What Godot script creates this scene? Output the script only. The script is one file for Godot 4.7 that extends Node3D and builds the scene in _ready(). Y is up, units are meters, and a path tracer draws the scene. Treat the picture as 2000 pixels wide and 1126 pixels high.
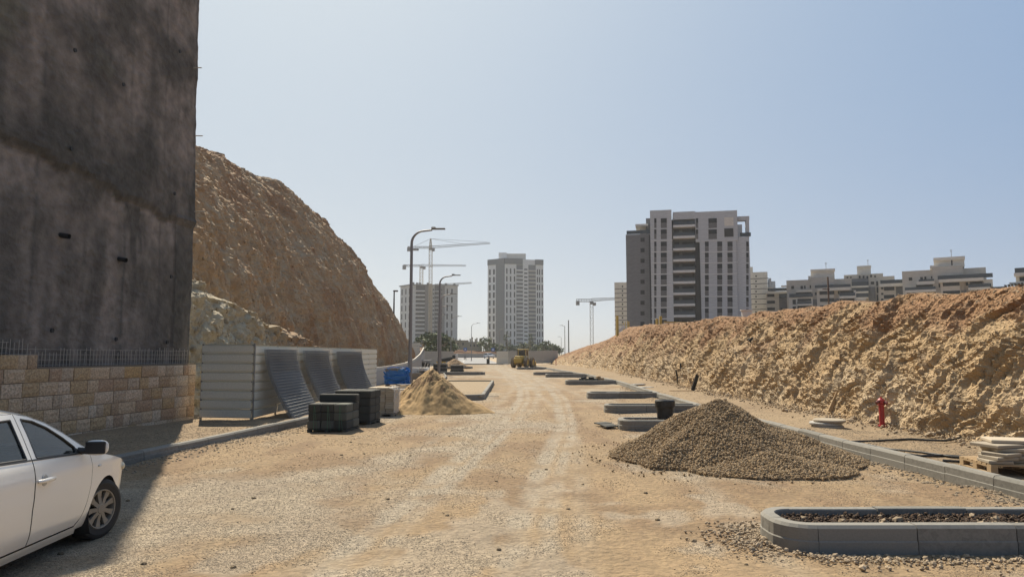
extends Node3D
# Gravel road through a building site: retaining wall, rock cuts, planter kerbs, towers behind.
const F := 1330.0                      # focal length in pixels of the 2000 px wide photograph
const TH := 0.0952                     # camera tilted up by about 5.5 degrees
const EYE := Vector3(0, 2.0, 0)
var M := {}
var taken := {}
var rng := RandomNumberGenerator.new()
var noises := {}


class MB:                              # collects faces into one mesh; polygons are given anticlockwise from outside
	var v := PackedVector3Array()
	var n := PackedVector3Array()
	var c := PackedColorArray()
	var tint := Color.WHITE
	var tinted := false
	func tri(a: Vector3, b: Vector3, d: Vector3) -> void:
		var m := (b - a).cross(d - a)
		if m.length_squared() < 1e-16:
			return
		m = m.normalized()
		v.append(a); v.append(d); v.append(b)
		n.append(m); n.append(m); n.append(m)
		if tinted:
			c.append(tint); c.append(tint); c.append(tint)
	func stri(a: Vector3, b: Vector3, d: Vector3, na: Vector3, nb: Vector3, nd: Vector3) -> void:
		v.append(a); v.append(d); v.append(b)
		n.append(na); n.append(nd); n.append(nb)
		if tinted:
			c.append(tint); c.append(tint); c.append(tint)
	func quad(a: Vector3, b: Vector3, d: Vector3, e: Vector3) -> void:
		tri(a, b, d); tri(a, d, e)
	func face(p: PackedVector3Array, inside: Vector3) -> void:      # convex polygon turned away from a point inside
		var mid := Vector3.ZERO
		for q in p:
			mid += q
		mid /= p.size()
		var away := (p[1] - p[0]).cross(p[2] - p[0]).dot(mid - inside) > 0.0
		for i in range(1, p.size() - 1):
			if away:
				tri(p[0], p[i], p[i + 1])
			else:
				tri(p[0], p[i + 1], p[i])
	func box(at: Vector3, size: Vector3, b := Basis()) -> void:
		var h := size / 2.0
		for k in 3:
			for s in [-1.0, 1.0]:
				var q := PackedVector3Array()
				for e in [[-1, -1], [1, -1], [1, 1], [-1, 1]]:
					var p := Vector3.ZERO
					p[k] = s * h[k]
					p[(k + 1) % 3] = e[0] * h[(k + 1) % 3]
					p[(k + 2) % 3] = e[1] * h[(k + 2) % 3]
					q.append(at + b * p)
				face(q, at)
	func cbox(at: Vector3, size: Vector3, r: float, b := Basis()) -> void:   # box with chamfered edges
		var h := size / 2.0
		var g := Vector3(h.x - r, h.y - r, h.z - r)
		for k in 3:
			var k1 := (k + 1) % 3
			var k2 := (k + 2) % 3
			for s in [-1.0, 1.0]:
				var q := PackedVector3Array()
				for e in [[-1, -1], [1, -1], [1, 1], [-1, 1]]:
					var p := Vector3.ZERO
					p[k] = s * h[k]; p[k1] = e[0] * g[k1]; p[k2] = e[1] * g[k2]
					q.append(at + b * p)
				face(q, at)
				for s2 in [-1.0, 1.0]:
					q = PackedVector3Array()
					for e in [[0, -1], [0, 1], [1, 1], [1, -1]]:
						var p := Vector3.ZERO
						p[k2] = e[1] * g[k2]
						p[k] = s * (h[k] if e[0] == 0 else g[k])
						p[k1] = s2 * (g[k1] if e[0] == 0 else h[k1])
						q.append(at + b * p)
					face(q, at)
		for i in 8:
			var s := Vector3(1 if i & 1 else -1, 1 if i & 2 else -1, 1 if i & 4 else -1)
			face(PackedVector3Array([at + b * (s * Vector3(h.x, g.y, g.z)), at + b * (s * Vector3(g.x, h.y, g.z)), at + b * (s * Vector3(g.x, g.y, h.z))]), at)
	func bar(a: Vector3, d: Vector3, w: float, w2 := -1.0) -> void:  # square bar from a to d
		var y := d - a
		if y.length() < 1e-5:
			return
		var z := (Vector3.UP if absf(y.normalized().y) < 0.95 else Vector3.RIGHT).cross(y).normalized()
		var x := y.normalized().cross(z)
		box((a + d) / 2.0, Vector3(w2 if w2 > 0 else w, y.length(), w), Basis(x, y.normalized(), z))
	func tube(p: Array, r: Array, sides := 8, closed := true) -> void:
		var rings := []
		var norms := []
		var up := Vector3.ZERO
		for i in p.size():
			var t: Vector3 = ((p[mini(i + 1, p.size() - 1)] as Vector3) - (p[maxi(i - 1, 0)] as Vector3)).normalized()
			if i == 0:
				up = (Vector3.UP if absf(t.y) < 0.9 else Vector3.RIGHT)
			var x := up.cross(t).normalized()
			up = t.cross(x).normalized()
			var ring := PackedVector3Array()
			var nn := PackedVector3Array()
			for k in sides:
				var a := TAU * k / sides
				var o := x * cos(a) + up * sin(a)
				ring.append((p[i] as Vector3) + o * float(r[mini(i, r.size() - 1)]))
				nn.append(o)
			rings.append(ring)
			norms.append(nn)
		for i in p.size() - 1:
			for k in sides:
				var k2 := (k + 1) % sides
				stri(rings[i][k], rings[i][k2], rings[i + 1][k2], norms[i][k], norms[i][k2], norms[i + 1][k2])
				stri(rings[i][k], rings[i + 1][k2], rings[i + 1][k], norms[i][k], norms[i + 1][k2], norms[i + 1][k])
		if closed:
			face(rings[0], p[1])
			face(rings[-1], p[p.size() - 2])
	func lathe(prof: Array, sides := 24, x := Transform3D()) -> void:   # profile of (radius, height), turned round y
		for i in prof.size() - 1:
			var a: Vector2 = prof[i]
			var b: Vector2 = prof[i + 1]
			var m := Vector2(b.y - a.y, a.x - b.x).normalized()
			if (b - a).length() < 1e-6:
				continue
			for k in sides:
				var u := TAU * k / sides
				var w := TAU * (k + 1) / sides
				var d0 := Vector3(cos(u), 0, -sin(u))
				var d1 := Vector3(cos(w), 0, -sin(w))
				var n0 := x.basis * (d0 * m.x + Vector3.UP * m.y)
				var n1 := x.basis * (d1 * m.x + Vector3.UP * m.y)
				var p00 := x * (d0 * a.x + Vector3.UP * a.y)
				var p01 := x * (d1 * a.x + Vector3.UP * a.y)
				var p10 := x * (d0 * b.x + Vector3.UP * b.y)
				var p11 := x * (d1 * b.x + Vector3.UP * b.y)
				if a.x > 1e-6:
					stri(p00, p01, p11, n0, n1, n1)
				if b.x > 1e-6:
					stri(p00, p11, p10, n0, n1, n0)
	func mesh() -> ArrayMesh:
		var arr := []
		arr.resize(Mesh.ARRAY_MAX)
		arr[Mesh.ARRAY_VERTEX] = v
		arr[Mesh.ARRAY_NORMAL] = n
		if tinted:
			arr[Mesh.ARRAY_COLOR] = c
		var m := ArrayMesh.new()
		m.add_surface_from_arrays(Mesh.PRIMITIVE_TRIANGLES, arr)
		return m


func grid_mesh(nu: int, nv: int, p: PackedVector3Array, c := PackedColorArray(), smooth := 0.0) -> ArrayMesh:   # rows of nu points
	var ix := PackedInt32Array()
	ix.resize((nu - 1) * (nv - 1) * 6)
	var k := 0
	for j in nv - 1:
		for i in nu - 1:
			var a := j * nu + i
			if (i + j) & 1:
				ix[k] = a; ix[k + 1] = a + 1; ix[k + 2] = a + nu
				ix[k + 3] = a + 1; ix[k + 4] = a + nu + 1; ix[k + 5] = a + nu
			else:
				ix[k] = a; ix[k + 1] = a + 1; ix[k + 2] = a + nu + 1
				ix[k + 3] = a; ix[k + 4] = a + nu + 1; ix[k + 5] = a + nu
			k += 6
	if smooth > 0.0:
		for q in range(0, ix.size(), 3):
			var b := ix[q]
			ix[q] = ix[q + 1]
			ix[q + 1] = b
	var arr := []
	arr.resize(Mesh.ARRAY_MAX)
	arr[Mesh.ARRAY_VERTEX] = p
	arr[Mesh.ARRAY_INDEX] = ix
	if c.size():
		arr[Mesh.ARRAY_COLOR] = c
	if smooth != 0.0:
		var n := PackedVector3Array()
		n.resize(p.size())
		for j in nv:
			for i in nu:
				var du := p[j * nu + mini(i + 1, nu - 1)] - p[j * nu + maxi(i - 1, 0)]
				var dv := p[mini(j + 1, nv - 1) * nu + i] - p[maxi(j - 1, 0) * nu + i]
				n[j * nu + i] = du.cross(dv).normalized() * smooth
		arr[Mesh.ARRAY_NORMAL] = n
	var m := ArrayMesh.new()
	m.add_surface_from_arrays(Mesh.PRIMITIVE_TRIANGLES, arr)
	return m


# ---- places: a pixel of the photograph is a direction; the depth or the height it meets gives the point
func ray(px: float, py: float) -> Vector3:
	var x := (px - 1000.0) / F
	var y := (563.0 - py) / F
	var ahead := cos(TH) - y * sin(TH)
	return Vector3(x / ahead, (y * cos(TH) + sin(TH)) / ahead, -1.0)
func at(px: float, py: float, depth: float) -> Vector3:
	return EYE + ray(px, py) * depth
func gnd(px: float, py: float, h := 0.0) -> Vector3:
	var r := ray(px, py)
	return EYE + r * ((EYE.y - h) / -r.y)
func lerps(t: float, pts: Array) -> float:                 # piecewise linear through [t, value] pairs
	if t <= pts[0][0]:
		return pts[0][1]
	for i in range(1, pts.size()):
		if t <= pts[i][0]:
			var a: Array = pts[i - 1]
			var b: Array = pts[i]
			return lerpf(a[1], b[1], (t - a[0]) / (b[0] - a[0]))
	return pts[-1][1]
func noise(key: String, freq: float, type := FastNoiseLite.TYPE_SIMPLEX_SMOOTH, oct := 1, s := 0) -> FastNoiseLite:
	if not noises.has(key):
		var f := FastNoiseLite.new()
		f.noise_type = type
		f.frequency = freq
		f.seed = hash(key) % 10000 + s
		f.fractal_type = FastNoiseLite.FRACTAL_FBM if oct > 1 else FastNoiseLite.FRACTAL_NONE
		f.fractal_octaves = oct
		noises[key] = f
	return noises[key]


# ---- nodes
func numbered(called: String) -> String:
	var k: int = taken.get(called, 0)
	taken[called] = k + 1
	return called if k == 0 else "%s_%03d" % [called, k]
func tag(o: Node3D, label: String, category: String, group := "", kind := "") -> Node3D:
	if label: o.set_meta("label", label)
	if category: o.set_meta("category", category)
	if group: o.set_meta("group", group)
	if kind: o.set_meta("kind", kind)
	return o
func thing(called: String, label: String, category: String, where := Vector3.ZERO, turn := 0.0, group := "") -> Node3D:
	var o := Node3D.new()
	o.name = numbered(called)
	add_child(o)
	o.position = where
	o.rotation.y = turn
	tag(o, label, category, group)
	return o
func part(parent: Node3D, called: String, mesh: Mesh, m: Material, where := Vector3.ZERO, turn := Basis()) -> MeshInstance3D:
	var o := MeshInstance3D.new()
	o.name = called
	o.mesh = mesh
	o.material_override = m
	o.transform = Transform3D(turn, where)
	parent.add_child(o, true)
	return o
func solo(called: String, label: String, category: String, mesh: Mesh, m: Material, where := Vector3.ZERO, turn := Basis(), group := "") -> MeshInstance3D:
	var o := part(self, numbered(called), mesh, m, where, turn)
	tag(o, label, category, group)
	return o
func struct(called: String, mesh: Mesh, m: Material, label := "") -> MeshInstance3D:
	var o := part(self, numbered(called), mesh, m)
	tag(o, label, "", "", "structure")
	return o
func copy(src: Node3D, where: Vector3, turn := 0.0, label := "") -> Node3D:
	var r: Node3D = src.duplicate()
	var base := src.name.rstrip("0123456789").rstrip("_")
	r.name = numbered(base)
	add_child(r)
	r.position = where
	r.rotation = Vector3(0, turn, 0)
	if label: r.set_meta("label", label)
	return r
func scatter(called: String, label: String, mesh: Mesh, m: Material, xs: Array, cols: Array, parent: Node3D = null) -> MultiMeshInstance3D:   # xs: Transform3D list
	var mm := MultiMesh.new()
	mm.transform_format = MultiMesh.TRANSFORM_3D
	mm.use_colors = true
	mm.mesh = mesh
	mm.instance_count = xs.size()
	var buf := PackedFloat32Array()
	buf.resize(xs.size() * 16)
	var k := 0
	for i in xs.size():
		var t: Transform3D = xs[i]
		var q: Color = cols[i]
		buf[k] = t.basis.x.x; buf[k + 1] = t.basis.y.x; buf[k + 2] = t.basis.z.x; buf[k + 3] = t.origin.x
		buf[k + 4] = t.basis.x.y; buf[k + 5] = t.basis.y.y; buf[k + 6] = t.basis.z.y; buf[k + 7] = t.origin.y
		buf[k + 8] = t.basis.x.z; buf[k + 9] = t.basis.y.z; buf[k + 10] = t.basis.z.z; buf[k + 11] = t.origin.z
		buf[k + 12] = q.r; buf[k + 13] = q.g; buf[k + 14] = q.b; buf[k + 15] = 1.0
		k += 16
	mm.buffer = buf
	var o := MultiMeshInstance3D.new()
	o.name = called if parent else numbered(called)
	o.multimesh = mm
	o.material_override = m
	(parent if parent else self).add_child(o, true)
	tag(o, label, "" if parent else called.replace("_", " "), "", "stuff")
	return o


# ---- materials
func tex(size: int, layers: Array, lo: float, hi: float, gamma := 1.0) -> ImageTexture:     # grey multiplier between lo and hi (linear), layers of [type, frequency, weight, octaves]
	var sum := PackedFloat32Array()
	sum.resize(size * size)
	var i := 0
	for l in layers:
		var f := FastNoiseLite.new()
		f.noise_type = l[0]
		f.frequency = l[1]
		f.seed = 11 + i * 7
		f.fractal_type = FastNoiseLite.FRACTAL_FBM if l[3] > 1 else FastNoiseLite.FRACTAL_NONE
		f.fractal_octaves = l[3]
		if l[0] == FastNoiseLite.TYPE_CELLULAR:
			f.cellular_return_type = l[4] if l.size() > 4 else FastNoiseLite.RETURN_DISTANCE
		var d := f.get_seamless_image(size, size).get_data()
		var w: float = l[2] / 255.0
		for k in d.size():
			sum[k] += d[k] * w
		i += 1
	var out := PackedByteArray()
	out.resize(size * size)
	for k in out.size():
		var t := pow(clampf(sum[k], 0.0, 1.0), gamma)
		out[k] = clampi(int(255.0 * pow(lo + (hi - lo) * t, 1.0 / 2.2)), 0, 255)
	var t2 := ImageTexture.create_from_image(Image.create_from_data(size, size, false, Image.FORMAT_L8, out))
	return t2
func lin(r: float, g: float, b: float) -> Color:           # a base colour given as linear reflectance
	return Color(r, g, b).linear_to_srgb()
func mat(col: Color, rough := 0.9, t: Texture2D = null, scale := 1.0, bump: Texture2D = null, relief := 0.5, vc := false) -> StandardMaterial3D:
	var m := StandardMaterial3D.new()
	m.albedo_color = col
	m.roughness = rough
	m.vertex_color_use_as_albedo = vc
	if t or bump:
		m.uv1_triplanar = true
		m.uv1_world_triplanar = true
		m.uv1_scale = Vector3.ONE * scale
		m.uv1_triplanar_sharpness = 4.0
	if t:
		m.albedo_texture = t
	if bump:
		m.heightmap_enabled = true
		m.heightmap_texture = bump
		m.heightmap_scale = relief
	return m
func metal(col: Color, rough := 0.4, metallic := 1.0) -> StandardMaterial3D:
	var m := mat(col, rough)
	m.metallic = metallic
	return m
func stone_mesh(s: int, flat := 0.7) -> ArrayMesh:          # an angular pebble about 1 m across, 20 faces
	var r := RandomNumberGenerator.new()
	r.seed = s
	var t := (1.0 + sqrt(5.0)) / 2.0
	var p := [Vector3(-1, t, 0), Vector3(1, t, 0), Vector3(-1, -t, 0), Vector3(1, -t, 0), Vector3(0, -1, t), Vector3(0, 1, t), Vector3(0, -1, -t), Vector3(0, 1, -t), Vector3(t, 0, -1), Vector3(t, 0, 1), Vector3(-t, 0, -1), Vector3(-t, 0, 1)]
	for i in 12:
		p[i] = (p[i] as Vector3).normalized() * 0.5 * r.randf_range(0.75, 1.15) * Vector3(1.0, flat, 0.85)
	var f := [[0, 11, 5], [0, 5, 1], [0, 1, 7], [0, 7, 10], [0, 10, 11], [1, 5, 9], [5, 11, 4], [11, 10, 2], [10, 7, 6], [7, 1, 8], [3, 9, 4], [3, 4, 2], [3, 2, 6], [3, 6, 8], [3, 8, 9], [4, 9, 5], [2, 4, 11], [6, 2, 10], [8, 6, 7], [9, 8, 1]]
	var b := MB.new()
	for q in f:
		b.face(PackedVector3Array([p[q[0]], p[q[1]], p[q[2]]]), Vector3.ZERO)
	return b.mesh()


func _ready() -> void:
	rng.seed = 4711
	set_camera_and_light()
	make_materials()
	build_terrain()
	build_left_side()
	build_right_side()
	build_road_end()
	build_buildings()
	build_car()


func set_camera_and_light() -> void:
	var cam := Camera3D.new()
	cam.name = "camera"
	add_child(cam)
	cam.position = EYE
	cam.rotation = Vector3(TH, 0, 0)
	cam.fov = rad_to_deg(2.0 * atan(563.0 / F))
	cam.near = 0.1
	cam.far = 9000.0
	cam.current = true
	var az := deg_to_rad(-24.0)                          # the sun stands ahead, left of the road, behind the retaining wall
	var el := deg_to_rad(49.0)
	var to_sun := Vector3(sin(az) * cos(el), sin(el), -cos(az) * cos(el))
	var sun := DirectionalLight3D.new()
	sun.name = "sun"
	add_child(sun)
	sun.look_at_from_position(Vector3.ZERO, -to_sun, Vector3.UP)
	sun.light_energy = 1.6
	sun.light_color = Color(1.0, 0.945, 0.85)
	sun.light_angular_distance = 0.6
	sun.shadow_enabled = true
	var w := 512
	var h := 256
	var im := Image.create(w, h, false, Image.FORMAT_RGBF)
	for j in h:
		var up := PI / 2.0 - (j + 0.5) / h * PI
		for i in w:
			var a := (i + 0.5) / w * TAU
			var d := Vector3(sin(a) * cos(up), sin(up), -cos(a) * cos(up))
			var off := rad_to_deg(d.angle_to(to_sun))
			var e := rad_to_deg(maxf(up, 0.0))
			var near_sun := exp(-pow(off / 42.0, 2.0))
			var white := clampf(0.78 * near_sun + 1.1 * exp(-e / 9.0) * (0.2 + 0.8 * exp(-pow(off / 62.0, 4.0))), 0.0, 1.0)
			var col := (Vector3(0.105, 0.2, 0.365) * lerpf(1.0, 0.55, smoothstep(55.0, 120.0, off))).lerp(Vector3(0.615, 0.637, 0.612), white)
			im.set_pixel(i, j, Color(col.x, col.y, col.z))
	var sky := Sky.new()
	var sm := PanoramaSkyMaterial.new()
	sm.panorama = ImageTexture.create_from_image(im)
	sky.sky_material = sm
	var env := Environment.new()
	env.background_mode = Environment.BG_SKY
	env.sky = sky
	env.tonemap_mode = Environment.TONE_MAPPER_LINEAR
	env.tonemap_exposure = 1.53
	env.sdfgi_enabled = true
	env.ssao_enabled = true
	env.ssil_enabled = true
	env.fog_enabled = true
	env.fog_density = 0.0003
	env.fog_light_color = Color(0.95, 0.95, 0.94)
	var we := WorldEnvironment.new()
	we.name = "environment"
	we.environment = env
	add_child(we)


func make_materials() -> void:
	var S := FastNoiseLite.TYPE_SIMPLEX_SMOOTH
	var C := FastNoiseLite.TYPE_CELLULAR
	var grain := tex(512, [[S, 0.05, 0.5, 4], [S, 0.25, 0.5, 2]], 0.72, 1.05)
	var pebble := tex(1024, [[C, 0.035, 0.45, 1, FastNoiseLite.RETURN_CELL_VALUE], [C, 0.09, 0.35, 1, FastNoiseLite.RETURN_CELL_VALUE], [S, 0.02, 0.2, 3]], 0.55, 1.1)
	var pebble_h := tex(1024, [[C, 0.035, -0.6, 1], [C, 0.09, -0.25, 1], [S, 0.02, 1.2, 3]], 0.0, 1.0, 2.2)
	var rocky := tex(1024, [[C, 0.02, 0.35, 1, FastNoiseLite.RETURN_CELL_VALUE], [S, 0.03, 0.4, 4], [S, 0.15, 0.25, 2]], 0.6, 1.12)
	var rocky_h := tex(1024, [[C, 0.02, -0.5, 2], [S, 0.02, 0.9, 5]], 0.0, 1.0, 2.2)
	M.grain = grain; M.rocky = rocky; M.rocky_h = rocky_h
	M.gravel = mat(lin(0.74, 0.715, 0.68), 0.95, pebble, 0.4, pebble_h, 1.5, true)
	M.rock = mat(lin(0.96, 0.905, 0.84), 0.95, rocky, 0.5, rocky_h, 5.0, true)
	M.hill_rock = mat(lin(0.95, 0.94, 0.92), 0.95, rocky, 0.2, rocky_h, 9.0, true)
	M.stones = mat(lin(0.8, 0.775, 0.74), 0.95, grain, 3.0, null, 0.0, true)
	M.pebbles = mat(lin(0.74, 0.71, 0.67), 0.95, grain, 3.0, null, 0.0, true)
	M.sand = mat(lin(0.82, 0.82, 0.82), 0.95, grain, 1.2, grain, 0.6, true)
	M.shotcrete = mat(Color.WHITE, 0.95, tex(1024, [[S, 0.008, 0.65, 6], [S, 0.12, 0.35, 3]], 0.42, 1.14), 0.3, rocky_h, 2.6, true)
	M.plain_vc = mat(Color.WHITE, 0.9, grain, 0.8, null, 0.0, true)
	M.kerb = mat(lin(0.235, 0.228, 0.205), 0.9, rocky, 0.9, grain, 0.25)
	M.kerb_pale = mat(lin(0.245, 0.237, 0.213), 0.9, grain, 1.3, grain, 0.25)
	M.kerb_dark = mat(lin(0.195, 0.19, 0.17), 0.9, rocky, 1.2, grain, 0.25)
	M.concrete = mat(lin(0.42, 0.41, 0.385), 0.9, grain, 0.7, grain, 0.3)
	M.soil = mat(Color.WHITE, 1.0, rocky, 0.8, rocky_h, 6.0, true)
	M.fence = mat(lin(0.78, 0.75, 0.63), 0.55, grain, 0.6)
	M.fence_grey = mat(lin(0.42, 0.41, 0.365), 0.55)
	M.wire = metal(lin(0.30, 0.31, 0.32), 0.45, 0.75)
	M.rebar = mat(lin(0.40, 0.36, 0.31), 0.7)
	M.post = metal(lin(0.25, 0.25, 0.24), 0.6, 0.5)
	M.pole = metal(lin(0.24, 0.23, 0.225), 0.55, 0.2)
	M.pole_dark = metal(lin(0.06, 0.06, 0.065), 0.5, 0.2)
	M.wood = mat(lin(0.42, 0.30, 0.17), 0.85, grain, 3.0)
	M.wood_grey = mat(lin(0.36, 0.31, 0.24), 0.9, grain, 3.0)
	M.block = mat(lin(0.05, 0.054, 0.05), 0.85, grain, 2.0, grain, 0.3)
	M.black = mat(lin(0.018, 0.019, 0.02), 0.55)
	M.rubber = mat(lin(0.022, 0.022, 0.022), 0.75, grain, 4.0)
	M.red = mat(lin(0.42, 0.03, 0.035), 0.45, grain, 3.0)
	M.blue = mat(lin(0.03, 0.19, 0.52), 0.4)
	M.white = mat(lin(0.72, 0.71, 0.67), 0.7, grain, 1.5)
	M.yellow = mat(lin(0.52, 0.36, 0.075), 0.55, grain, 1.2)
	M.yellow_pale = mat(lin(0.55, 0.42, 0.16), 0.6, grain, 1.2)
	M.glass_dark = mat(lin(0.035, 0.045, 0.055), 0.08)
	M.leaf = mat(Color.WHITE, 0.8, null, 1.0, null, 0.0, true)
	M.asphalt = mat(lin(0.20, 0.205, 0.215), 0.75, grain, 0.5)
	M.wrap = mat(Color(lin(0.75, 0.74, 0.7), 0.45), 0.3)
	M.wrap.transparency = BaseMaterial3D.TRANSPARENCY_ALPHA


# ================================================================ the lie of the land
const KERB_R := [[2.0, 7.3], [8.0, 7.05], [13.4, 6.7], [24.0, 6.4], [31.0, 6.5], [44.0, 6.8], [58.0, 6.4], [66.0, 5.75], [85.0, 4.4], [108.0, 2.6]]
const KERB_L := [[4.0, -8.4], [12.4, -7.0], [17.0, -6.25], [20.0, -5.8], [24.0, -5.45], [30.0, -5.1], [46.0, -4.7], [56.0, -5.3], [70.0, -7.0], [100.0, -10.5]]
const TOE_R := [[4.0, 10.2], [10.0, 9.9], [13.0, 9.8], [16.0, 9.4], [22.0, 9.3], [38.0, 9.4], [50.0, 10.0], [85.0, 9.8], [110.0, 8.2], [150.0, 5.6]]
const TOP_R := [[4.0, 3.3], [14.0, 3.4], [20.0, 3.65], [32.0, 3.85], [47.0, 4.1], [62.0, 4.55], [78.0, 4.9], [92.0, 4.3], [120.0, 3.0], [150.0, 0.5]]
const TOP_L := [[20.0, 13.5], [36.0, 14.0], [42.0, 14.1], [47.0, 13.9], [53.0, 13.1], [60.0, 11.7], [66.0, 10.0], [71.0, 8.2], [75.0, 6.2], [78.0, 3.2], [79.5, 0.0]]
const BENCH_L := [[12.0, 4.5], [22.0, 4.4], [26.0, 4.0], [32.0, 3.0], [39.0, 1.8], [44.0, 0.8], [48.0, 0.0], [100.0, 0.0]]
const TRACK := [[3.0, -1.75], [8.0, -1.6], [13.0, -1.05], [19.0, -0.3], [30.0, 0.35], [40.0, 0.5], [55.0, 0.1], [75.0, -1.2], [110.0, -4.0]]


func road_h(x: float, d: float) -> float:
	var h := 0.03 * noise("road_a", 0.25).get_noise_2d(x, d) + 0.012 * noise("road_b", 1.1).get_noise_2d(x, d)
	var tr := x - lerps(d, TRACK)
	h -= 0.022 * (exp(-pow(tr / 0.22, 2.0)) + exp(-pow((tr - 1.65) / 0.22, 2.0)))
	h += 0.05 * exp(-pow((x - lerps(d, KERB_R) + 0.25) / 0.22, 2.0)) * (0.5 + noise("road_c", 0.8).get_noise_2d(x, d))
	h += 0.04 * exp(-pow((x - lerps(d, KERB_L) - 0.3) / 0.25, 2.0)) * (0.5 + noise("road_c", 0.8).get_noise_2d(x, d))
	if d > 100.0:
		h += (d - 100.0) * 0.006
	if d < 7.4:
		h += 0.2 * smoothstep(7.4, 4.2, d)
	return h


func road_color(x: float, d: float) -> Color:
	var a := noise("tone_a", 0.16, FastNoiseLite.TYPE_SIMPLEX_SMOOTH, 3).get_noise_2d(x, d * 0.6)
	var b := noise("tone_b", 0.55, FastNoiseLite.TYPE_SIMPLEX_SMOOTH, 3).get_noise_2d(x * 1.2, d * 0.45)
	var c := noise("tone_c", 0.9, FastNoiseLite.TYPE_SIMPLEX_SMOOTH, 2).get_noise_2d(x, d)
	var col := Vector3(0.385, 0.282, 0.168)
	col = col.lerp(Vector3(0.305, 0.21, 0.122), clampf(b * 2.3 + 0.3, 0.0, 0.95))
	var pale := clampf(a * 1.9 + c * 0.5 + 0.05, 0.0, 0.75)
	var tr := x - lerps(d, TRACK)
	var wheel := exp(-pow(tr / 0.17, 4.0)) + exp(-pow((tr - 1.65) / 0.17, 4.0)) + 0.7 * exp(-pow((tr - 0.35) / 0.12, 4.0)) + 0.7 * exp(-pow((tr - 2.0) / 0.12, 4.0))
	var tr2 := x + 2.6 - lerps(d, [[3.0, -1.5], [12.0, 0.3], [25.0, 1.9], [40.0, 2.7], [110.0, 0.0]])
	wheel += 0.6 * (exp(-pow(tr2 / 0.16, 2.0)) + exp(-pow((tr2 - 1.5) / 0.16, 2.0)))
	var tr3 := x - lerps(d, [[3.0, 0.4], [9.0, 0.9], [16.0, 1.5], [26.0, 1.6], [45.0, 0.9], [110.0, -3.0]])
	wheel += 0.5 * (exp(-pow(tr3 / 0.14, 2.0)) + exp(-pow((tr3 - 1.9) / 0.18, 2.0)))
	pale = maxf(pale, wheel * (0.8 + 0.9 * c))
	if d < 12.0:                                              # patch of bare grey gravel
		pale = maxf(pale, clampf((0.55 + 1.6 * b + c - Vector2((x + 0.5) / 2.2, (d - 7.0) / 2.6).length() * 0.7) * 1.8, 0.0, 0.62))
	if d > 38.0:
		pale = maxf(pale, (0.55 + b) * exp(-pow((tr - 0.8) / 1.8, 2.0)))
	col = col.lerp(Vector3(0.445, 0.395, 0.315), clampf(pale, 0.0, 0.9))
	col *= 1.0 + 0.2 * c
	return Color(col.x, col.y, col.z)


func depths(from: float, to: float, least: float, ratio: float) -> PackedFloat32Array:
	var out := PackedFloat32Array()
	var d := from
	while d < to:
		out.append(d)
		d += maxf(least, absf(d) * ratio)
	out.append(to)
	return out


func build_terrain() -> void:
	var ds := depths(-8.0, 118.0, 0.11, 0.011)
	var nu := 290
	var p := PackedVector3Array()
	var c := PackedColorArray()
	for d in ds:
		for i in nu:
			var x := lerpf(-11.5, 9.5, i / (nu - 1.0))
			p.append(Vector3(x, road_h(x, d), -d))
			c.append(road_color(x, d))
	struct("gravel_road", grid_mesh(nu, ds.size(), p, c, 1.0), M.gravel, "compacted tan gravel roadbed with pale wheel tracks")
	# far and outer ground
	p = PackedVector3Array()
	c = PackedColorArray()
	var xs := [-4000.0, -1200.0, -400.0, -120.0, -40.0, -10.0, 10.0, 40.0, 120.0, 400.0, 1200.0, 4000.0]
	var zs := [-400.0, -60.0, -8.0, 30.0, 110.0, 118.0, 160.0, 220.0, 300.0, 600.0, 1500.0, 5000.0]
	for d in zs:
		for x in xs:
			p.append(Vector3(x, -0.16 if d < 112.0 else (0.02 + minf((d - 118.0) * 0.005, 0.9)), -d))
			c.append(Color(0.40, 0.31, 0.20) if d < 250.0 else Color(0.26, 0.22, 0.15))
	struct("ground", grid_mesh(xs.size(), zs.size(), p, c, 1.0), M.plain_vc)
	# pavements behind the two kerbs
	for side in [1, -1]:
		p = PackedVector3Array()
		c = PackedColorArray()
		ds = depths(-8.0, 112.0 if side > 0 else 82.0, 0.14, 0.014)
		nu = 60 if side > 0 else 90
		for d in ds:
			var a := (lerps(d, KERB_R) + 0.1) if side > 0 else (lerps(d, KERB_L) - 0.1)
			var b := (lerps(d, TOE_R) + 1.2) if side > 0 else -12.5
			for i in nu:
				var x := lerpf(a, b, i / (nu - 1.0))
				var h := 0.035 * noise("road_a", 0.25).get_noise_2d(x, d + 40.0) + 0.02 * noise("road_c", 0.8).get_noise_2d(x, d)
				h *= smoothstep(0.0, 0.5, absf(x - a))
				p.append(Vector3(x, (0.185 if side > 0 else 0.13) + h, -d))
				var t := noise("tone_b", 0.55).get_noise_2d(x, d)
				var col := Vector3(0.380, 0.285, 0.179).lerp(Vector3(0.312, 0.228, 0.141), clampf(t + 0.35, 0.0, 1.0))
				if side > 0:
					col = col.lerp(Vector3(0.418, 0.319, 0.201), clampf(0.4 + noise("tone_a", 0.16).get_noise_2d(x, d), 0.0, 1.0))
				c.append(Color(col.x, col.y, col.z))
		struct("pavement_bed", grid_mesh(nu, ds.size(), p, c, float(side)), M.gravel, "unpaved gravel footway bed behind the kerb")
	build_rock_cut()
	build_hill()
	build_pebbles()


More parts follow.
